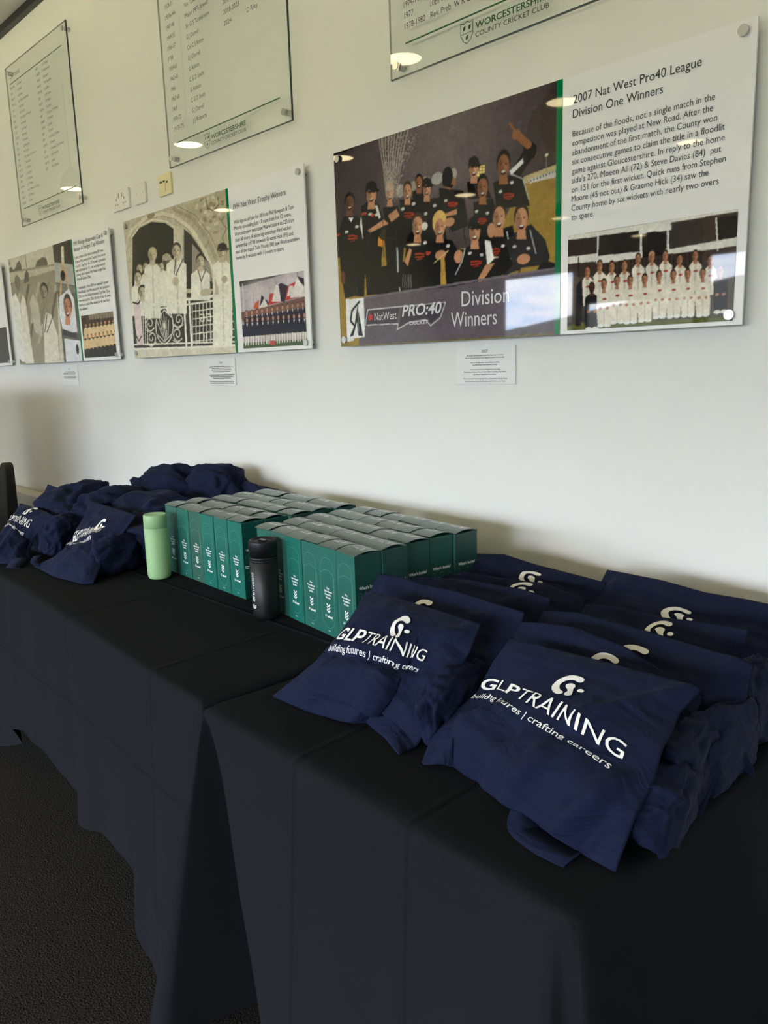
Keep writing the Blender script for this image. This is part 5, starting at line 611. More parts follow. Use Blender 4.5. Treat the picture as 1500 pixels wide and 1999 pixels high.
cloth('tablecloth', far, [(0, -1.54, .012), (0, -2.08, .012), (1, -.66, .01), (2, .50, .012)], 'black cloth over the further table, under bottles and green cartons', 1)

# ------------------------------------------------------------------ green bottle cartons
BW, BH = .0776, .222
def rr(x0, x1, y0, y1, r, n=8):
    pts = []
    for cx, cy, a0 in ((x1-r, y1-r, 0), (x0+r, y1-r, 90), (x0+r, y0+r, 180), (x1-r, y0+r, 270)):
        for k in range(n+1): a = math.radians(a0+90*k/n); pts.append((cx+r*math.cos(a), cy+r*math.sin(a)))
    return pts
def wheel_mark(I, x, y, s):
    for k in range(3):
        yy = y+(k-1)*s*.34
        I.taper([(x-s*.26, yy+s*.2), (x-s*.03, yy-s*.03)], [s*.09, s*.06], 5); I.taper([(x+s*.26, yy+s*.2), (x+s*.03, yy-s*.03)], [s*.09, s*.06], 5)
hw = BW/2
I = Ink()
for k, (s, w) in enumerate((('The', .012), ('Plant-Based', .034), ('Reusable', .027), ('Bottle', .019))): I.text(s, -w/2, .118-k*.0078, .0048, w/2, bold=.03, res=2)
wheel_mark(I, 0, .068, .022); I.text("5°wheel", -.016, .046, .0065, .016, bold=.03, res=2); I.text('500ml', -.005, .011, .0024, .005, bold=.02, res=2)
_front = I
L = Ink(); L.ring(rr(-hw+.009, hw-.013, .020, .196, .026), .0009)
L.line([(-hw+.009+(BW-.022)*t, .156+.010*math.sin(math.pi*t)) for t in [k/10 for k in range(11)]], .0009)
L.ring(rr(hw-.014, hw-.010, .092, .15, .002, 3), .0008)
_fline = L
I = Ink(); I.text("What's Inside?", -.029, .138, .0078, .029, bold=.025, res=2)
for k, q in enumerate((-.026, .0, .026)):
    for j in range(2): I.rect(q-.008, q+.008 if j == 0 else q+.004, .094-j*.005, .0965-j*.005)
I.rect(-.012, -.010, .117, .119); I.rect(.012, .014, .117, .119)
_side = I
L = Ink(); L.ring(rr(-.030, -.022, .105, .130, .003, 4), .0007); L.line([(-.03, .123), (-.022, .123)], .0007); L.ring(rr(-.006, .006, .105, .130, .003, 4), .0007)
L.ring([(.025+.009*math.cos(2*math.pi*k/20), .1175+.009*math.sin(2*math.pi*k/20)) for k in range(20)], .0007); L.line([(.020, .1175), (.03, .1175)], .0008); L.line([(.025, .113), (.03, .12)], .0008); L.line([(-.030, .076), (.030, .076)], .0006)
L.ring(rr(-.026, -.014, .052, .064, .004, 4), .0008)
_sline = L
I = Ink(); I.text("5°wheel", -.020, -.004, .0062, .004, bold=.02, res=2); wheel_mark(I, .016, 0, .017); _top = I
def lidz(b): return .0065*max(0, 1-(b/hw)**2)
cr_ = {}
def carton_meshes():
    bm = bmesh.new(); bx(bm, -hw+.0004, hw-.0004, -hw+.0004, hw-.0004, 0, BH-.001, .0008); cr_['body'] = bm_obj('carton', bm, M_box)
    vs, fs = [], []; n = 12
    for k in range(n+1):
        y = -hw+.0006+(BW-.0012)*k/n; z = BH+lidz(y)
        vs += [(-hw+.0012, y, z), (hw-.0008, y, z), (hw-.0008, y, z-.0012), (-hw+.0012, y, z-.0012)]
    for k in range(n):
        for j in range(4): fs.append((4*k+j, 4*k+(j+1) % 4, 4*k+4+(j+1) % 4, 4*k+4+j))
    fs += [(0, 1, 2, 3), (4*n+3, 4*n+2, 4*n+1, 4*n)]
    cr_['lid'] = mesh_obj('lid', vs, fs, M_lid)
    cr_['front'] = _front.obj('front_print', lambda a, b: (a, -hw-.0004, b), M_white); cr_['fline'] = _fline.obj('front_outline', lambda a, b: (a, -hw-.0003, b), M_boxline)
    cr_['side'] = _side.obj('side_print', lambda a, b: (hw+.0004, a, b), M_white); cr_['sline'] = _sline.obj('side_outline', lambda a, b: (hw+.0003, a, b), M_boxline)
    cr_['top'] = _top.obj('top_print', lambda a, b: (a, b, BH+lidz(b)+.0006), M_white, cuts=.006)
    for o in cr_.values(): C.objects.unlink(o)
carton_meshes()
def part(src, name, parent):
    o = src.copy(); o.name = name; C.objects.link(o); o.parent = parent; return o
rb = random.Random(11)
ROW = ['front row', 'second row', 'middle row', 'fourth row', 'back row']; COL = ['first', 'second', 'third', 'fourth', 'fifth', 'sixth']
SHEEN_TONE = {'left': (.75, .35, .95, .0, .15, .05), 'right': (.5, .8, .1, .45, .4, .5)}  # front-row differences in sheen, put into each carton's colour
def carton_block(blk, ox, od, ang, cx_, cy_, side):
    """ox, od: front left corner; columns run along the wall, rows towards it"""
    a = math.radians(ang)
    for r in range(5):
        skew = rb.uniform(-.006, .006)+(.006*r if side == 'left' else -.003*r)
        for c in range(6):
            lx, ly = (c+.5)*cx_+skew+rb.uniform(-.0007, .0007), (r+.5)*cy_+rb.uniform(-.0006, .0006)
            if r == 0: lx = (c+.5)*cx_
            x = ox+lx*math.cos(a)-ly*math.sin(a); y = Yd(od)+lx*math.sin(a)+ly*math.cos(a)
            t = thing('bottle_carton', 'green bottle carton, %s from far end, %s, block beside the %s' % (COL[c], ROW[r], {'left': 'mint bottle', 'right': 'navy bags'}[side]), 'carton', (x, y, TZ), a+math.radians(rb.uniform(-.5, .5)), 'green cartons %s' % {'left': 'by the mint bottle', 'right': 'by the navy bags'}[side])
            bo = part(cr_['body'], 'carton', t); k = SHEEN_TONE[side][c] if r == 0 else rb.random()*.8; bo.color = (.0095+.026*k, .135-.03*k, .100-.022*k, 1); l = part(cr_['lid'], 'lid', t); l.location.z = rb.uniform(-.0006, .0016); l.rotation_euler = (rb.uniform(-.02, .02), rb.uniform(-.03, .03), rb.uniform(-.02, .02)); part(cr_['top'], 'top_print', l)
            if r == 0: part(cr_['front'], 'front_print', t); part(cr_['fline'], 'front_outline', t)
            if c == 5: part(cr_['side'], 'side_print', t); part(cr_['sline'], 'side_outline', t)
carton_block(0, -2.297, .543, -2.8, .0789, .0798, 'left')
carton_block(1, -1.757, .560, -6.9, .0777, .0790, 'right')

# ------------------------------------------------------------------ bottles
M_mint = mat('mint_matt_plastic', (.30, .49, .24), .5, .3); M_mint2 = mat('mint_lid_plastic', (.33, .52, .27), .45, .3)
M_blk = mat('black_matt_steel', (.006, .006, .007), .42, .35)
t = thing('drinks_bottle', 'pale mint green bottle standing beside the green cartons', 'bottle', (-2.238, Yd(.61), TZ), math.radians(20), 'reusable bottles on the further table')
R0 = .0365
lathe('bottle_body', [(0, .002), (.027, .001), (.032, .003), (.0355, .010), (R0, .02), (R0, .165), (R0-.001, .1665), (0, .1665)], M_mint, t)
lathe('lid', [(R0-.002, .167), (R0-.0005, .168), (R0-.0008, .203), (R0-.002, .2075), (R0-.004, .2085), (R0-.006, .2065), (R0-.010, .2055), (0, .206)], M_mint2, t)
I = Ink(); I.text('GLPTRAINING', .035, -.0035, .007, .105); icon(I, .026, 0, .012)
I.obj('printed_mark', lambda a, b: ((R0+.0005)*math.cos(math.radians(196)+b/R0), (R0+.0005)*math.sin(math.radians(196)+b/R0), a), M_white, t, cuts=.004)
t = thing('drinks_bottle', 'matt black bottle with white upright lettering between the carton blocks', 'bottle', (-1.645, Yd(.62), TZ), math.radians(10), 'reusable bottles on the further table')
lathe('bottle_body', [(0, .002), (.027, .001), (.032, .003), (.0355, .010), (R0, .02), (R0, .1545), (R0-.0008, .155), (R0-.0008, .1565), (R0, .157), (R0, .1605), (R0-.0008, .161), (R0-.0008, .1625), (R0, .163), (R0, .168), (R0-.002, .1695), (0, .1695)], M_blk, t)
ld = lathe('lid', [(R0-.002, .1705), (R0+.0004, .172), (R0+.0004, .205), (R0-.0005, .2105), (R0-.0025, .2125), (R0-.005, .2115), (R0-.0065, .2085), (R0-.012, .2075), (0, .2075)], M_blk, t)
box('flip_tab', -.010, .014, -.007, .007, .2075, .2125, mat('black_gloss_plastic', (.012, .012, .013), .15), ld, .0015)
box('drink_opening', .016, .027, -.006, .006, .2072, .2079, M_dark, ld)
I = Ink(); I.text('GLP', .052, -.0042, .0085, .0785, bold=.025); I.text('TRAINING', .0795, -.0042, .0085, .130); icon(I, .040, 0, .015)
an = math.radians(-100)
I.obj('printed_lettering', lambda a, b: ((R0+.0005)*math.cos(an-b/R0*-1), (R0+.0005)*math.sin(an+b/R0), a), M_white, t, cuts=.004)
BAGS={'F1':[[(-0.793,0.7,0.167),(-0.731,0.7,0.172),(-0.617,0.7,0.174),(-0.51,0.7,0.176),(-0.449,0.7,0.174)],[(-0.449,0.7,0.174),(-0.462,0.741,0.147),(-0.453,0.781,0.136),(-0.446,0.822,0.13),(-0.438,0.863,0.096),(-0.439,0.903,0.071),(-0.445,0.944,0.006)],[(-0.812,0.914,0.006),(-0.765,0.884,0.006),(-0.707,0.9,0.006),(-0.639,0.917,0.006),(-0.572,0.927,0.006),(-0.489,0.941,0.006),(-0.445,0.944,0.006)],[(-0.793,0.7,0.167),(-0.797,0.743,0.136),(-0.8,0.786,0.091),(-0.821,0.828,0.06),(-0.826,0.871,0.036),(-0.812,0.914,0.006)]],'B1':[[(-1.165,0.7,0.184),(-1.088,0.7,0.187),(-0.969,0.7,0.184),(-0.857,0.7,0.181)],[(-0.857,0.7,0.181),(-0.844,0.743,0.15),(-0.848,0.786,0.098),(-0.855,0.829,0.046),(-0.862,0.872,0.004),(-0.863,0.915,0.006)],[(-1.213,0.919,0.006),(-1.123,0.915,0.006),(-1.011,0.897,0.006),(-0.985,0.874,0.006),(-0.923,0.889,0.006),(-0.863,0.915,0.006)],[(-1.165,0.7,0.184),(-1.133,0.755,0.167),(-1.125,0.809,0.131),(-1.139,0.864,0.083),(-1.213,0.919,0.006)]],'F2':[[(-0.828,0.62,0.171),(-0.772,0.62,0.181),(-0.707,0.62,0.188),(-0.613,0.62,0.174),(-0.528,0.62,0.142),(-0.482,0.62,0.127)],[(-0.482,0.62,0.127),(-0.476,0.657,0.091),(-0.47,0.718,0.054),(-0.462,0.82,0.006)],[(-0.848,0.82,0.006),(-0.772,0.82,0.006),(-0.707,0.82,0.006),(-0.613,0.82,0.006),(-0.528,0.82,0.006),(-0.462,0.82,0.006)],[(-0.828,0.62,0.171),(-0.834,0.657,0.122),(-0.84,0.718,0.072),(-0.848,0.82,0.006)]],'F3':[[(-0.839,0.53,0.167),(-0.763,0.53,0.181),(-0.655,0.53,0.178),(-0.539,0.53,0.171),(-0.469,0.53,0.167),(-0.44,0.53,0.162)],[(-0.44,0.53,0.162),(-0.434,0.571,0.115),(-0.428,0.638,0.068),(-0.42,0.75,0.006)],[(-0.859,0.75,0.006),(-0.763,0.75,0.006),(-0.655,0.75,0.006),(-0.539,0.75,0.006),(-0.469,0.75,0.006),(-0.42,0.75,0.006)],[(-0.839,0.53,0.167),(-0.845,0.571,0.119),(-0.851,0.638,0.07),(-0.859,0.75,0.006)]],'F4':[[(-0.836,0.38,0.146),(-0.759,0.38,0.155),(-0.669,0.38,0.153),(-0.567,0.38,0.163),(-0.507,0.38,0.166)],[(-0.507,0.38,0.166),(-0.501,0.421,0.118),(-0.495,0.488,0.07),(-0.487,0.6,0.006)],[(-0.856,0.6,0.006),(-0.759,0.6,0.006),(-0.669,0.6,0.006),(-0.567,0.6,0.006),(-0.487,0.6,0.006)],[(-0.836,0.38,0.146),(-0.842,0.421,0.104),(-0.848,0.488,0.062),(-0.856,0.6,0.006)]],'F5':[[(-0.909,0.17,0.163),(-0.861,0.17,0.163),(-0.774,0.17,0.162),(-0.679,0.17,0.153),(-0.592,0.17,0.155),(-0.522,0.17,0.153)],[(-0.522,0.17,0.153),(-0.516,0.211,0.109),(-0.51,0.278,0.065),(-0.502,0.39,0.006)],[(-0.929,0.39,0.006),(-0.861,0.39,0.006),(-0.774,0.39,0.006),(-0.679,0.39,0.006),(-0.592,0.39,0.006),(-0.502,0.39,0.006)],[(-0.909,0.17,0.163),(-0.915,0.211,0.116),(-0.921,0.278,0.069),(-0.929,0.39,0.006)]],'B2':[[(-1.231,0.6,0.189),(-1.165,0.6,0.194),(-1.104,0.6,0.19),(-0.99,0.6,0.192),(-0.912,0.6,0.188),(-0.832,0.6,0.183)],[(-0.832,0.6,0.183),(-0.826,0.637,0.13),(-0.82,0.698,0.077),(-0.812,0.8,0.006)],[(-1.251,0.8,0.006),(-1.165,0.8,0.006),(-1.104,0.8,0.006),(-0.99,0.8,0.006),(-0.912,0.8,0.006),(-0.812,0.8,0.006)],[(-1.231,0.6,0.189),(-1.237,0.637,0.134),(-1.243,0.698,0.079),(-1.251,0.8,0.006)]],'B3':[[(-1.252,0.47,0.15),(-1.162,0.47,0.163),(-1.071,0.47,0.174),(-1.014,0.47,0.176),(-0.933,0.47,0.18),(-0.862,0.47,0.174)],[(-0.862,0.47,0.174),(-0.856,0.507,0.124),(-0.85,0.568,0.073),(-0.842,0.67,0.006)],[(-1.272,0.67,0.006),(-1.162,0.67,0.006),(-1.071,0.67,0.006),(-1.014,0.67,0.006),(-0.933,0.67,0.006),(-0.842,0.67,0.006)],[(-1.252,0.47,0.15),(-1.258,0.507,0.107),(-1.264,0.568,0.064),(-1.272,0.67,0.006)]],'B3b':[[(-1.282,0.33,0.118),(-1.205,0.33,0.14),(-1.088,0.33,0.145),(-0.97,0.33,0.154),(-0.867,0.33,0.135)],[(-0.867,0.33,0.135),(-0.861,0.363,0.096),(-0.855,0.418,0.058),(-0.847,0.51,0.006)],[(-1.302,0.51,0.006),(-1.205,0.51,0.006),(-1.088,0.51,0.006),(-0.97,0.51,0.006),(-0.847,0.51,0.006)],[(-1.282,0.33,0.118),(-1.288,0.363,0.084),(-1.294,0.418,0.051),(-1.302,0.51,0.006)]],'B4':[[(-1.295,0.2,0.148),(-1.187,0.2,0.163),(-1.089,0.2,0.152),(-0.969,0.2,0.146),(-0.894,0.2,0.141)],[(-0.894,0.2,0.141),(-0.888,0.233,0.1),(-0.882,0.288,0.06),(-0.874,0.38,0.006)],[(-1.315,0.38,0.006),(-1.187,0.38,0.006),(-1.089,0.38,0.006),(-0.969,0.38,0.006),(-0.874,0.38,0.006)],[(-1.295,0.2,0.148),(-1.301,0.233,0.105),(-1.307,0.288,0.063),(-1.315,0.38,0.006)]],'L1':[[(-3.151,0.7,0.157),(-3.051,0.7,0.157),(-2.95,0.7,0.155),(-2.867,0.7,0.152),(-2.794,0.7,0.143)],[(-2.794,0.7,0.143),(-2.86,0.737,0.108),(-2.878,0.774,0.046),(-2.832,0.81,0.015),(-2.764,0.847,0.006)],[(-2.931,0.935,0.006),(-2.839,0.897,0.006),(-2.789,0.868,0.006),(-2.764,0.847,0.006)],[(-3.151,0.7,0.157),(-3.082,0.759,0.12),(-3.003,0.818,0.098),(-2.97,0.876,0.051),(-2.931,0.935,0.006)]],'L2':[[(-3.172,0.58,0.215),(-3.063,0.58,0.211),(-3.002,0.58,0.196),(-2.927,0.58,0.163)],[(-2.927,0.58,0.163),(-2.912,0.61,0.116),(-2.897,0.658,0.069),(-2.877,0.74,0.006)],[(-3.222,0.74,0.006),(-3.063,0.74,0.006),(-3.002,0.74,0.006),(-2.877,0.74,0.006)],[(-3.172,0.58,0.215),(-3.187,0.61,0.152),(-3.202,0.658,0.09),(-3.222,0.74,0.006)]],'L3':[[(-2.781,0.58,0.192),(-2.669,0.58,0.186),(-2.521,0.58,0.183),(-2.423,0.58,0.178)],[(-2.423,0.58,0.178),(-2.436,0.633,0.117),(-2.432,0.685,0.086),(-2.371,0.738,0.051),(-2.324,0.79,0.006)],[(-2.703,0.833,0.006),(-2.497,0.842,0.006),(-2.345,0.818,0.006),(-2.324,0.79,0.006)],[(-2.781,0.58,0.192),(-2.722,0.643,0.125),(-2.68,0.706,0.063),(-2.673,0.77,0.032),(-2.703,0.833,0.006)]]}
# ------------------------------------------------------------------ navy bags
def resamp(P, n):
    P = np.array(P, float); L = np.r_[0, np.cumsum(np.linalg.norm(np.diff(P, axis=0), axis=1))]; t = np.linspace(0, L[-1], n)
    return np.stack([np.interp(t, L, P[:, k]) for k in range(3)], 1)
def coons(b, n, m):
    T, Rr, B, L = [resamp(x, k) for x, k in zip(b, (n, m, n, m))]
    u = np.linspace(0, 1, n)[None, :, None]; v = np.linspace(0, 1, m)[:, None, None]
    return (1-v)*T[None]+v*B[None]+(1-u)*L[:, None]+u*Rr[:, None]-((1-u)*(1-v)*T[0]+u*(1-v)*T[-1]+(1-u)*v*B[0]+u*v*B[-1])
def ridged(p): return 1-2*abs(noise.noise(p))
def bag_front(b, seed, bulge=.022, wr=.006, folds=(), calm=False):
    n, m = 90, 72
    G = coons(b, n, m); Q = G.copy(); Q[..., 1] = -(G[..., 1]+.03); Q[..., 2] = G[..., 2]+TZ
    du = np.gradient(Q, axis=1); dv = np.gradient(Q, axis=0); N = np.cross(dv, du); N /= np.maximum(np.linalg.norm(N, axis=2, keepdims=True), 1e-9)
    if N[m//2, n//2, 1] > 0: N = -N
    rnd = random.Random(seed); ang = rnd.uniform(-.6, .6); ca, sa = math.cos(ang), math.sin(ang)
    D = np.zeros((m, n))
    for j in range(m):
        for i in range(n):
            u, v = i/(n-1), j/(m-1)
            e = min(1, min(u, 1-u)*9)*min(1, (1-v)*7)*min(1, v*7)
            pu, pv = (u*ca-v*sa), (u*sa+v*ca)
            w = .9*ridged(Vector((pu*2.6, pv*1.2, seed*3.1)))+.6*ridged(Vector((u*1.6+v*2.2, v*5.0-u*1.5, seed*1.7+9)))+.35*noise.noise(Vector((u*9, v*9, seed)))
            D[j, i] = bulge*(math.sin(math.pi*u)**.85)*(math.sin(math.pi*v**1.35)**.8)+wr*e*w*(.3+.7*max(0, min(1, max((v-.55)*5, (.16-v)*8))) if calm else 1)
            for (u0, v0, u1, v1, wd, am) in folds:
                dx, dy = u1-u0, v1-v0; tt = max(0, min(1, ((u-u0)*dx+(v-v0)*dy)/(dx*dx+dy*dy))); q = math.hypot(u-u0-tt*dx, v-v0-tt*dy)
                D[j, i] += am*math.exp(-(q/wd)**2)*min(1, min(u, 1-u)*12)
    return Q+N*D[..., None], N
def tote_bag(key, label, group, seed, thick=.06, bulge=.02, wr=.006, marks=None, folds=(), extra=None, calm=False):
    Q, N = bag_front(BAGS[key], seed, bulge, wr, folds, calm); m, n = Q.shape[:2]
    base = Vector((float(Q[..., 0].mean()), float(Q[..., 1].mean()), TZ))
    t = thing('tote_bag', label, 'tote bag', base, 0, group)
    Q = Q-np.array(base)
    lim = .0025
    Q[..., 2] = np.maximum(Q[..., 2], lim)
    vs = [tuple(p) for p in Q.reshape(-1, 3)]; fs = []
    for j in range(m-1):
        for i in range(n-1): a = j*n+i; fs.append((a, a+1, a+n+1, a+n))
    # the back, joined to the front along the rim
    bi = {}
    for j in range(m):
        for i in range(n):
            if i in (0, n-1) or j in (0, m-1): bi[j, i] = j*n+i; continue
            u, v = i/(n-1), j/(m-1); pr = (1-abs(2*u-1)**5)*(1-abs(2*v-1)**7)
            p = Q[j, i]; bi[j, i] = len(vs)
            k = thick*(.25+.75*v)*pr*(1+.3*noise.noise(Vector((u*4, v*4, seed+20))))
            vs.append((p[0], p[1]+k*.9, max(lim*.6, p[2]-k*.55*v-.004)))
    for j in range(m-1):
        for i in range(n-1): fs.append((bi[j, i], bi[j+1, i], bi[j+1, i+1], bi[j, i+1]))
    mesh_obj('bag_body', vs, fs, M_bag, t, True)
    def on(u, v):
        x, y = min(max(u, 0), 1)*(n-1), min(max(v, 0), 1)*(m-1); i, j = min(int(x), n-2), min(int(y), m-2); a, b = x-i, y-j
        p = Q[j, i]*(1-a)*(1-b)+Q[j, i+1]*a*(1-b)+Q[j+1, i]*(1-a)*b+Q[j+1, i+1]*a*b
        return Vector(p)+Vector(N[j, i])*.0032
    if marks:
        I = Ink(); marks(I); I.obj('printed_logo', lambda a, b: on(a, -b), M_white, t, cuts=.014)
    if extra: extra(t, base)
    return t
def ribbon(t, base, pts, w, up=(0, 0, 1), name='handle'):
    """a flat cotton strap through world points (x, d, height above the cloth)"""
    pts = [Vector((p[0], Yd(p[1]), TZ+p[2]))-base for p in pts]; vs, fs = [], []; fine = []
    for i in range(len(pts)-1):
        p0, p1, p2, p3 = pts[max(i-1, 0)], pts[i], pts[i+1], pts[min(i+2, len(pts)-1)]
        for k in range(8):
            s = k/8; fine.append(.5*((2*p1)+(p2-p0)*s+(2*p0-5*p1+4*p2-p3)*s*s+(3*p1-p0-3*p2+p3)*s**3))
    fine.append(pts[-1])
    for i, p in enumerate(fine):
        d = (fine[min(i+1, len(fine)-1)]-fine[max(i-1, 0)]).normalized(); s = d.cross(Vector(up)).normalized()*w/2; nrm = s.cross(d).normalized()*.0012
        for q in (p-s-nrm, p+s-nrm, p+s+nrm, p-s+nrm): vs.append((q.x, q.y, max(q.z, .0015)))
    for i in range(len(fine)-1):
        for j in range(4): fs.append((4*i+j, 4*i+(j+1) % 4, 4*i+4+(j+1) % 4, 4*i+4+j))
    k = 4*(len(fine)-1); fs += [(0, 1, 2, 3), (k+3, k+2, k+1, k)]
    return mesh_obj(name, vs, fs, M_bag, t, True)
def crumple(name, t, base, c, s, seed, rz=0, amp=.22, m=None, fl=.5):
    """gathered cloth: a lump creased by crossing folds; c = x, d, height of its centre"""
    bm = bmesh.new(); bmesh.ops.create_icosphere(bm, subdivisions=5, radius=1)
    o = Vector((c[0], Yd(c[1]), TZ+c[2]))-base; R = Matrix.Rotation(rz, 3, 'Z')
    for v in bm.verts:
        p = v.co.copy(); off = Vector((seed*3.7, seed*1.3, seed*5.1))
        w = noise.noise_vector(p*.9+off)*.5
        q = Vector((p.x*.7, p.y*1.5, p.z*1.3))+w
        k = 1+amp*(1.0*ridged(q*.85+off)+.62*ridged(q*1.9+off*2)+.16*ridged(q*3.6+off))-amp*.6
        e = Vector((math.copysign(abs(p.x)**.8, p.x), math.copysign(abs(p.y)**.8, p.y), math.copysign(abs(p.z)**.8, p.z)))*k
        e = R @ Vector((e.x*s[0], e.y*s[1], e.z*s[2]))+o
        lo = .002
        v.co = Vector((e.x, e.y, max(lo, e.z)))
    return bm_obj(name, bm, m or M_bag, t, True)

def std(x0=.01, x1=.89, y=-.392, cap=.084, ic=(.515, -.272), ih=.19, slope=-.2, tagy=None):
    def f(I): logo(I, x0, x1, y, cap, ic, ih, True, slope, y-.085 if tagy is None else tagy)
    return f
def just_icon(u, v, h=.2, w=None):
    def f(I): icon(I, u, -v, h)
    return f
GR = 'navy tote bags standing on the nearer table'; GL = 'navy tote bags heaped on the further table'
def x_f1(t, b):
    ribbon(t, b, [(-.60, .92, .012), (-.585, .945, .006), (-.545, .955, .004), (-.50, .955, .004)], .045)
    crumple('gathered_side', t, b, (-.452, .80, .045), (.035, .09, .05), 5, .2)
tote_bag('F1', 'navy bag with full white lettering, nearest the table corner', GR, 1, .045, .030, .012, std(),
         ((.98, .02, .66, .48, .05, .012), (.08, .97, .3, .55, .05, .014), (.28, .98, .42, .66, .05, -.014), (.5, .98, .62, .74, .05, .014), (.76, .97, .985, .6, .045, .018), (.86, .97, .99, .6, .03, -.012), (.15, .74, .6, .82, .05, .008)), x_f1, True)
def x_f2(t, b):
    crumple('gathered_side', t, b, (-.462, .70, .055), (.03, .10, .06), 8, .1)
    ribbon(t, b, [(-.452, .80, .09), (-.44, .82, .05), (-.445, .81, .012), (-.455, .775, .004)], .05, (1, 0, .2))
tote_bag('F2', 'navy bag standing right behind the foremost lettered bag', GR, 2, .038, .018, .011, just_icon(.56, .185), (), x_f2)
def x_f3(t, b):
    crumple('gathered_side', t, b, (-.448, .61, .05), (.026, .09, .065), 3, .0)
    ribbon(t, b, [(-.455, .60, .06), (-.43, .60, .03), (-.428, .585, .006), (-.455, .56, .005)], .035, (0, 1, 0))
tote_bag('F3', 'navy bag, third back in the row at the near corner of the table', GR, 3, .038, .02, .011, just_icon(.55, .22), ((.95, .05, .6, .6, .06, .012),), x_f3)
def x_f4(t, b): crumple('gathered_side', t, b, (-.475, .47, .055), (.04, .09, .075), 6, .0)
tote_bag('F4', 'navy bag with a pale round mark, fourth back from the foremost lettered bag', GR, 4, .038, .016, .011, just_icon(.55, .14), (), x_f4)
tote_bag('F5', 'navy bag against the wall at the near end of the row', GR, 5, .038, .02, .011, just_icon(.54, .335), ((.1, .1, .4, .5, .05, .005),))
tote_bag('B1', 'navy bag with creased white lettering leaning by the front carton corner', GR, 6, .045, .032, .009,
         lambda I: logo(I, .05, .77, -.475, .08, (.50, -.275), .165, True, .09, -.55), ((.02, .58, .75, .47, .035, -.012), (.3, .5, .98, .08, .05, .010), (.6, .98, .55, .6, .06, .009), (.85, .7, .98, .3, .06, .009), (.3, .98, .4, .65, .06, -.006)),
         lambda t, b: crumple('gathered_side', t, b, (-.852, .78, .06), (.03, .09, .06), 12, .15))
tote_bag('B2', 'navy bag right behind the creased lettered bag, against the cartons', GR, 7, .038, .018, .011, just_icon(.455, .225))
tote_bag('B3', 'navy bag third back from the creased lettered bag, beside the cartons', GR, 8, .038, .015, .011)
tote_bag('B3b', 'low navy bag fourth back from the creased lettered bag, beside the cartons', GR, 9, .038, .012, .011, just_icon(.64, .12))
tote_bag('B4', 'navy bag by the wall next to the back row of cartons', GR, 10, .038, .02, .011, just_icon(.55, .19), ((.1, .1, .5, .35, .05, .005),))
def x_l1(t, b):
    ribbon(t, b, [(-2.80, .84, .02), (-2.76, .87, .012), (-2.74, .89, .004)], .05)
    ribbon(t, b, [(-2.74, .80, .03), (-2.69, .83, .02), (-2.66, .80, .008), (-2.69, .76, .01)], .03, (0, 0, 1))
    crumple('gathered_side', t, b, (-2.79, .70, .075), (.05, .07, .068), 15, .3)
tote_bag('L1', 'navy lettered bag at the far end of the further table', GL, 11, .05, .025, .008, lambda I: logo(I, .02, .82, -.44, .12, (.5, -.12), .24, True, .1, -.56), ((.5, .05, .45, .9, .06, .006),), x_l1)
tote_bag('L2', 'navy bag with a round white mark above the far-end lettered bag', GL, 12, .038, .018, .011, just_icon(.5, .28, .24), (), lambda t, b: crumple('gathered_side', t, b, (-2.90, .60, .08), (.06, .08, .08), 17, .3))
tote_bag('L3', 'navy bag slumped with folded lettering, next to the mint bottle', GL, 13, .06, .022, .009, lambda I: logo(I, .22, .76, -.575, .13, (.65, -.27), .19, True, .36, -.67), ((.25, .55, .75, .5, .04, -.008), (.9, .1, .5, .9, .06, .008)),
         lambda t, b: crumple('gathered_side', t, b, (-2.41, .66, .06), (.03, .09, .06), 19, .2))
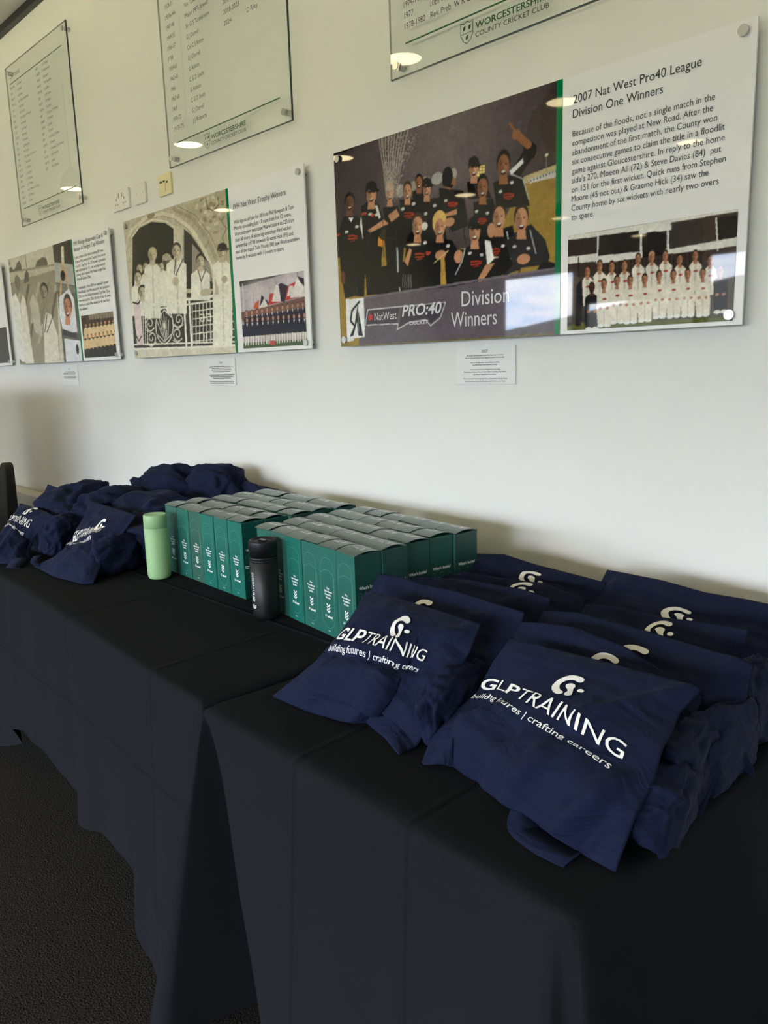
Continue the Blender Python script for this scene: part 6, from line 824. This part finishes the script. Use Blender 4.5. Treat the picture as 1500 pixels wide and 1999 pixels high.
HEAP = [('rolled navy bag heaped behind the round-marked bag', (-3.02, .52, .10), (.11, .15, .11), 21, .3, None),
        ('crumpled navy bag in the middle of the far heap', (-2.84, .47, .10), (.10, .16, .105), 22, .6, None),
        ('crumpled navy bag directly behind the slumped lettered bag', (-2.62, .42, .09), (.15, .13, .105), 23, .1, (.0, 0)),
        ('navy bag bunched up behind the mint bottle, touching the cartons', (-2.47, .45, .075), (.13, .14, .09), 24, .4, (0, 0)),
        ('crumpled navy bag on top of the far heap, near the wall', (-2.86, .20, .13), (.16, .12, .125), 25, .2, None),
        ('rumpled navy bag against the wall, highest of the heap', (-2.62, .14, .13), (.15, .09, .135), 26, .1, None),
        ('flat rumpled navy bag by the wall behind the further carton block', (-2.43, .10, .10), (.13, .07, .105), 27, 0, None),
        ('navy bag lying low between the far heap and the carton block', (-2.45, .27, .07), (.12, .10, .095), 28, .3, None)]
for lab, c, s, sd, rz, mk in HEAP:
    base = Vector((c[0], Yd(c[1]), TZ)); t = thing('tote_bag', lab, 'tote bag', base, 0, GL)
    crumple('bag_body', t, base, c, s, sd, rz, .26)
# black chair at the far end, half out of the picture
t = thing('padded_chair', 'black chair with a rounded back beyond the far end of the table', 'chair', (-4.63, -.60, 0), math.radians(-12))
bm = bmesh.new(); bx(bm, -.24, .24, -.23, .23, .42, .49, .03); bm_obj('seat', bm, M_seat, t)
vs, fs = [], []
for s in (0, 1):
    for k in range(25):
        a = k/24; x = -.23+.46*a; z = .62+.30*(1-abs(2*a-1)**3.2)**.5; vs += [(x, .24+.04*s+.02*(1-(2*a-1)**2), .5), (x, .27+.04*s+.02*(1-(2*a-1)**2), z)]
for s in (0, 1):
    for k in range(24): b_ = s*50+2*k; fs.append((b_, b_+2, b_+3, b_+1))
for k in range(24): fs += [(2*k+1, 2*k+3, 50+2*k+3, 50+2*k+1), (2*k, 50+2*k, 50+2*k+2, 2*k+2)]
fs += [(0, 1, 51, 50), (48, 98, 99, 49)]
mesh_obj('backrest', vs, fs, M_seat, t, True)
for x, y in ((-.21, -.2), (.21, -.2), (-.21, .22), (.21, .22)):
    bm = bmesh.new(); tube(bm, [(x, y, .43), (x*1.08, y*1.1, 0)], .012, 10); bm_obj('leg', bm, M_black_trim, t)

# unseen black board added past the table's left end to shade the wall
t = thing('shade_board', 'added black board, unseen, shading the wall past the far end of the tables', 'shade board', (-4.62, -1.02, 0), math.radians(4))
box('panel', -.72, .72, -.015, .015, .30, 1.42, mat('black_felt', (.01, .01, .011), .9), t, .004)
for x in (-.66, .66):
    box('post', x-.015, x+.015, .016, .040, .02, 1.38, M_black_trim, t)
    box('foot', x-.02, x+.02, -.18, .22, 0, .02, M_black_trim, t)
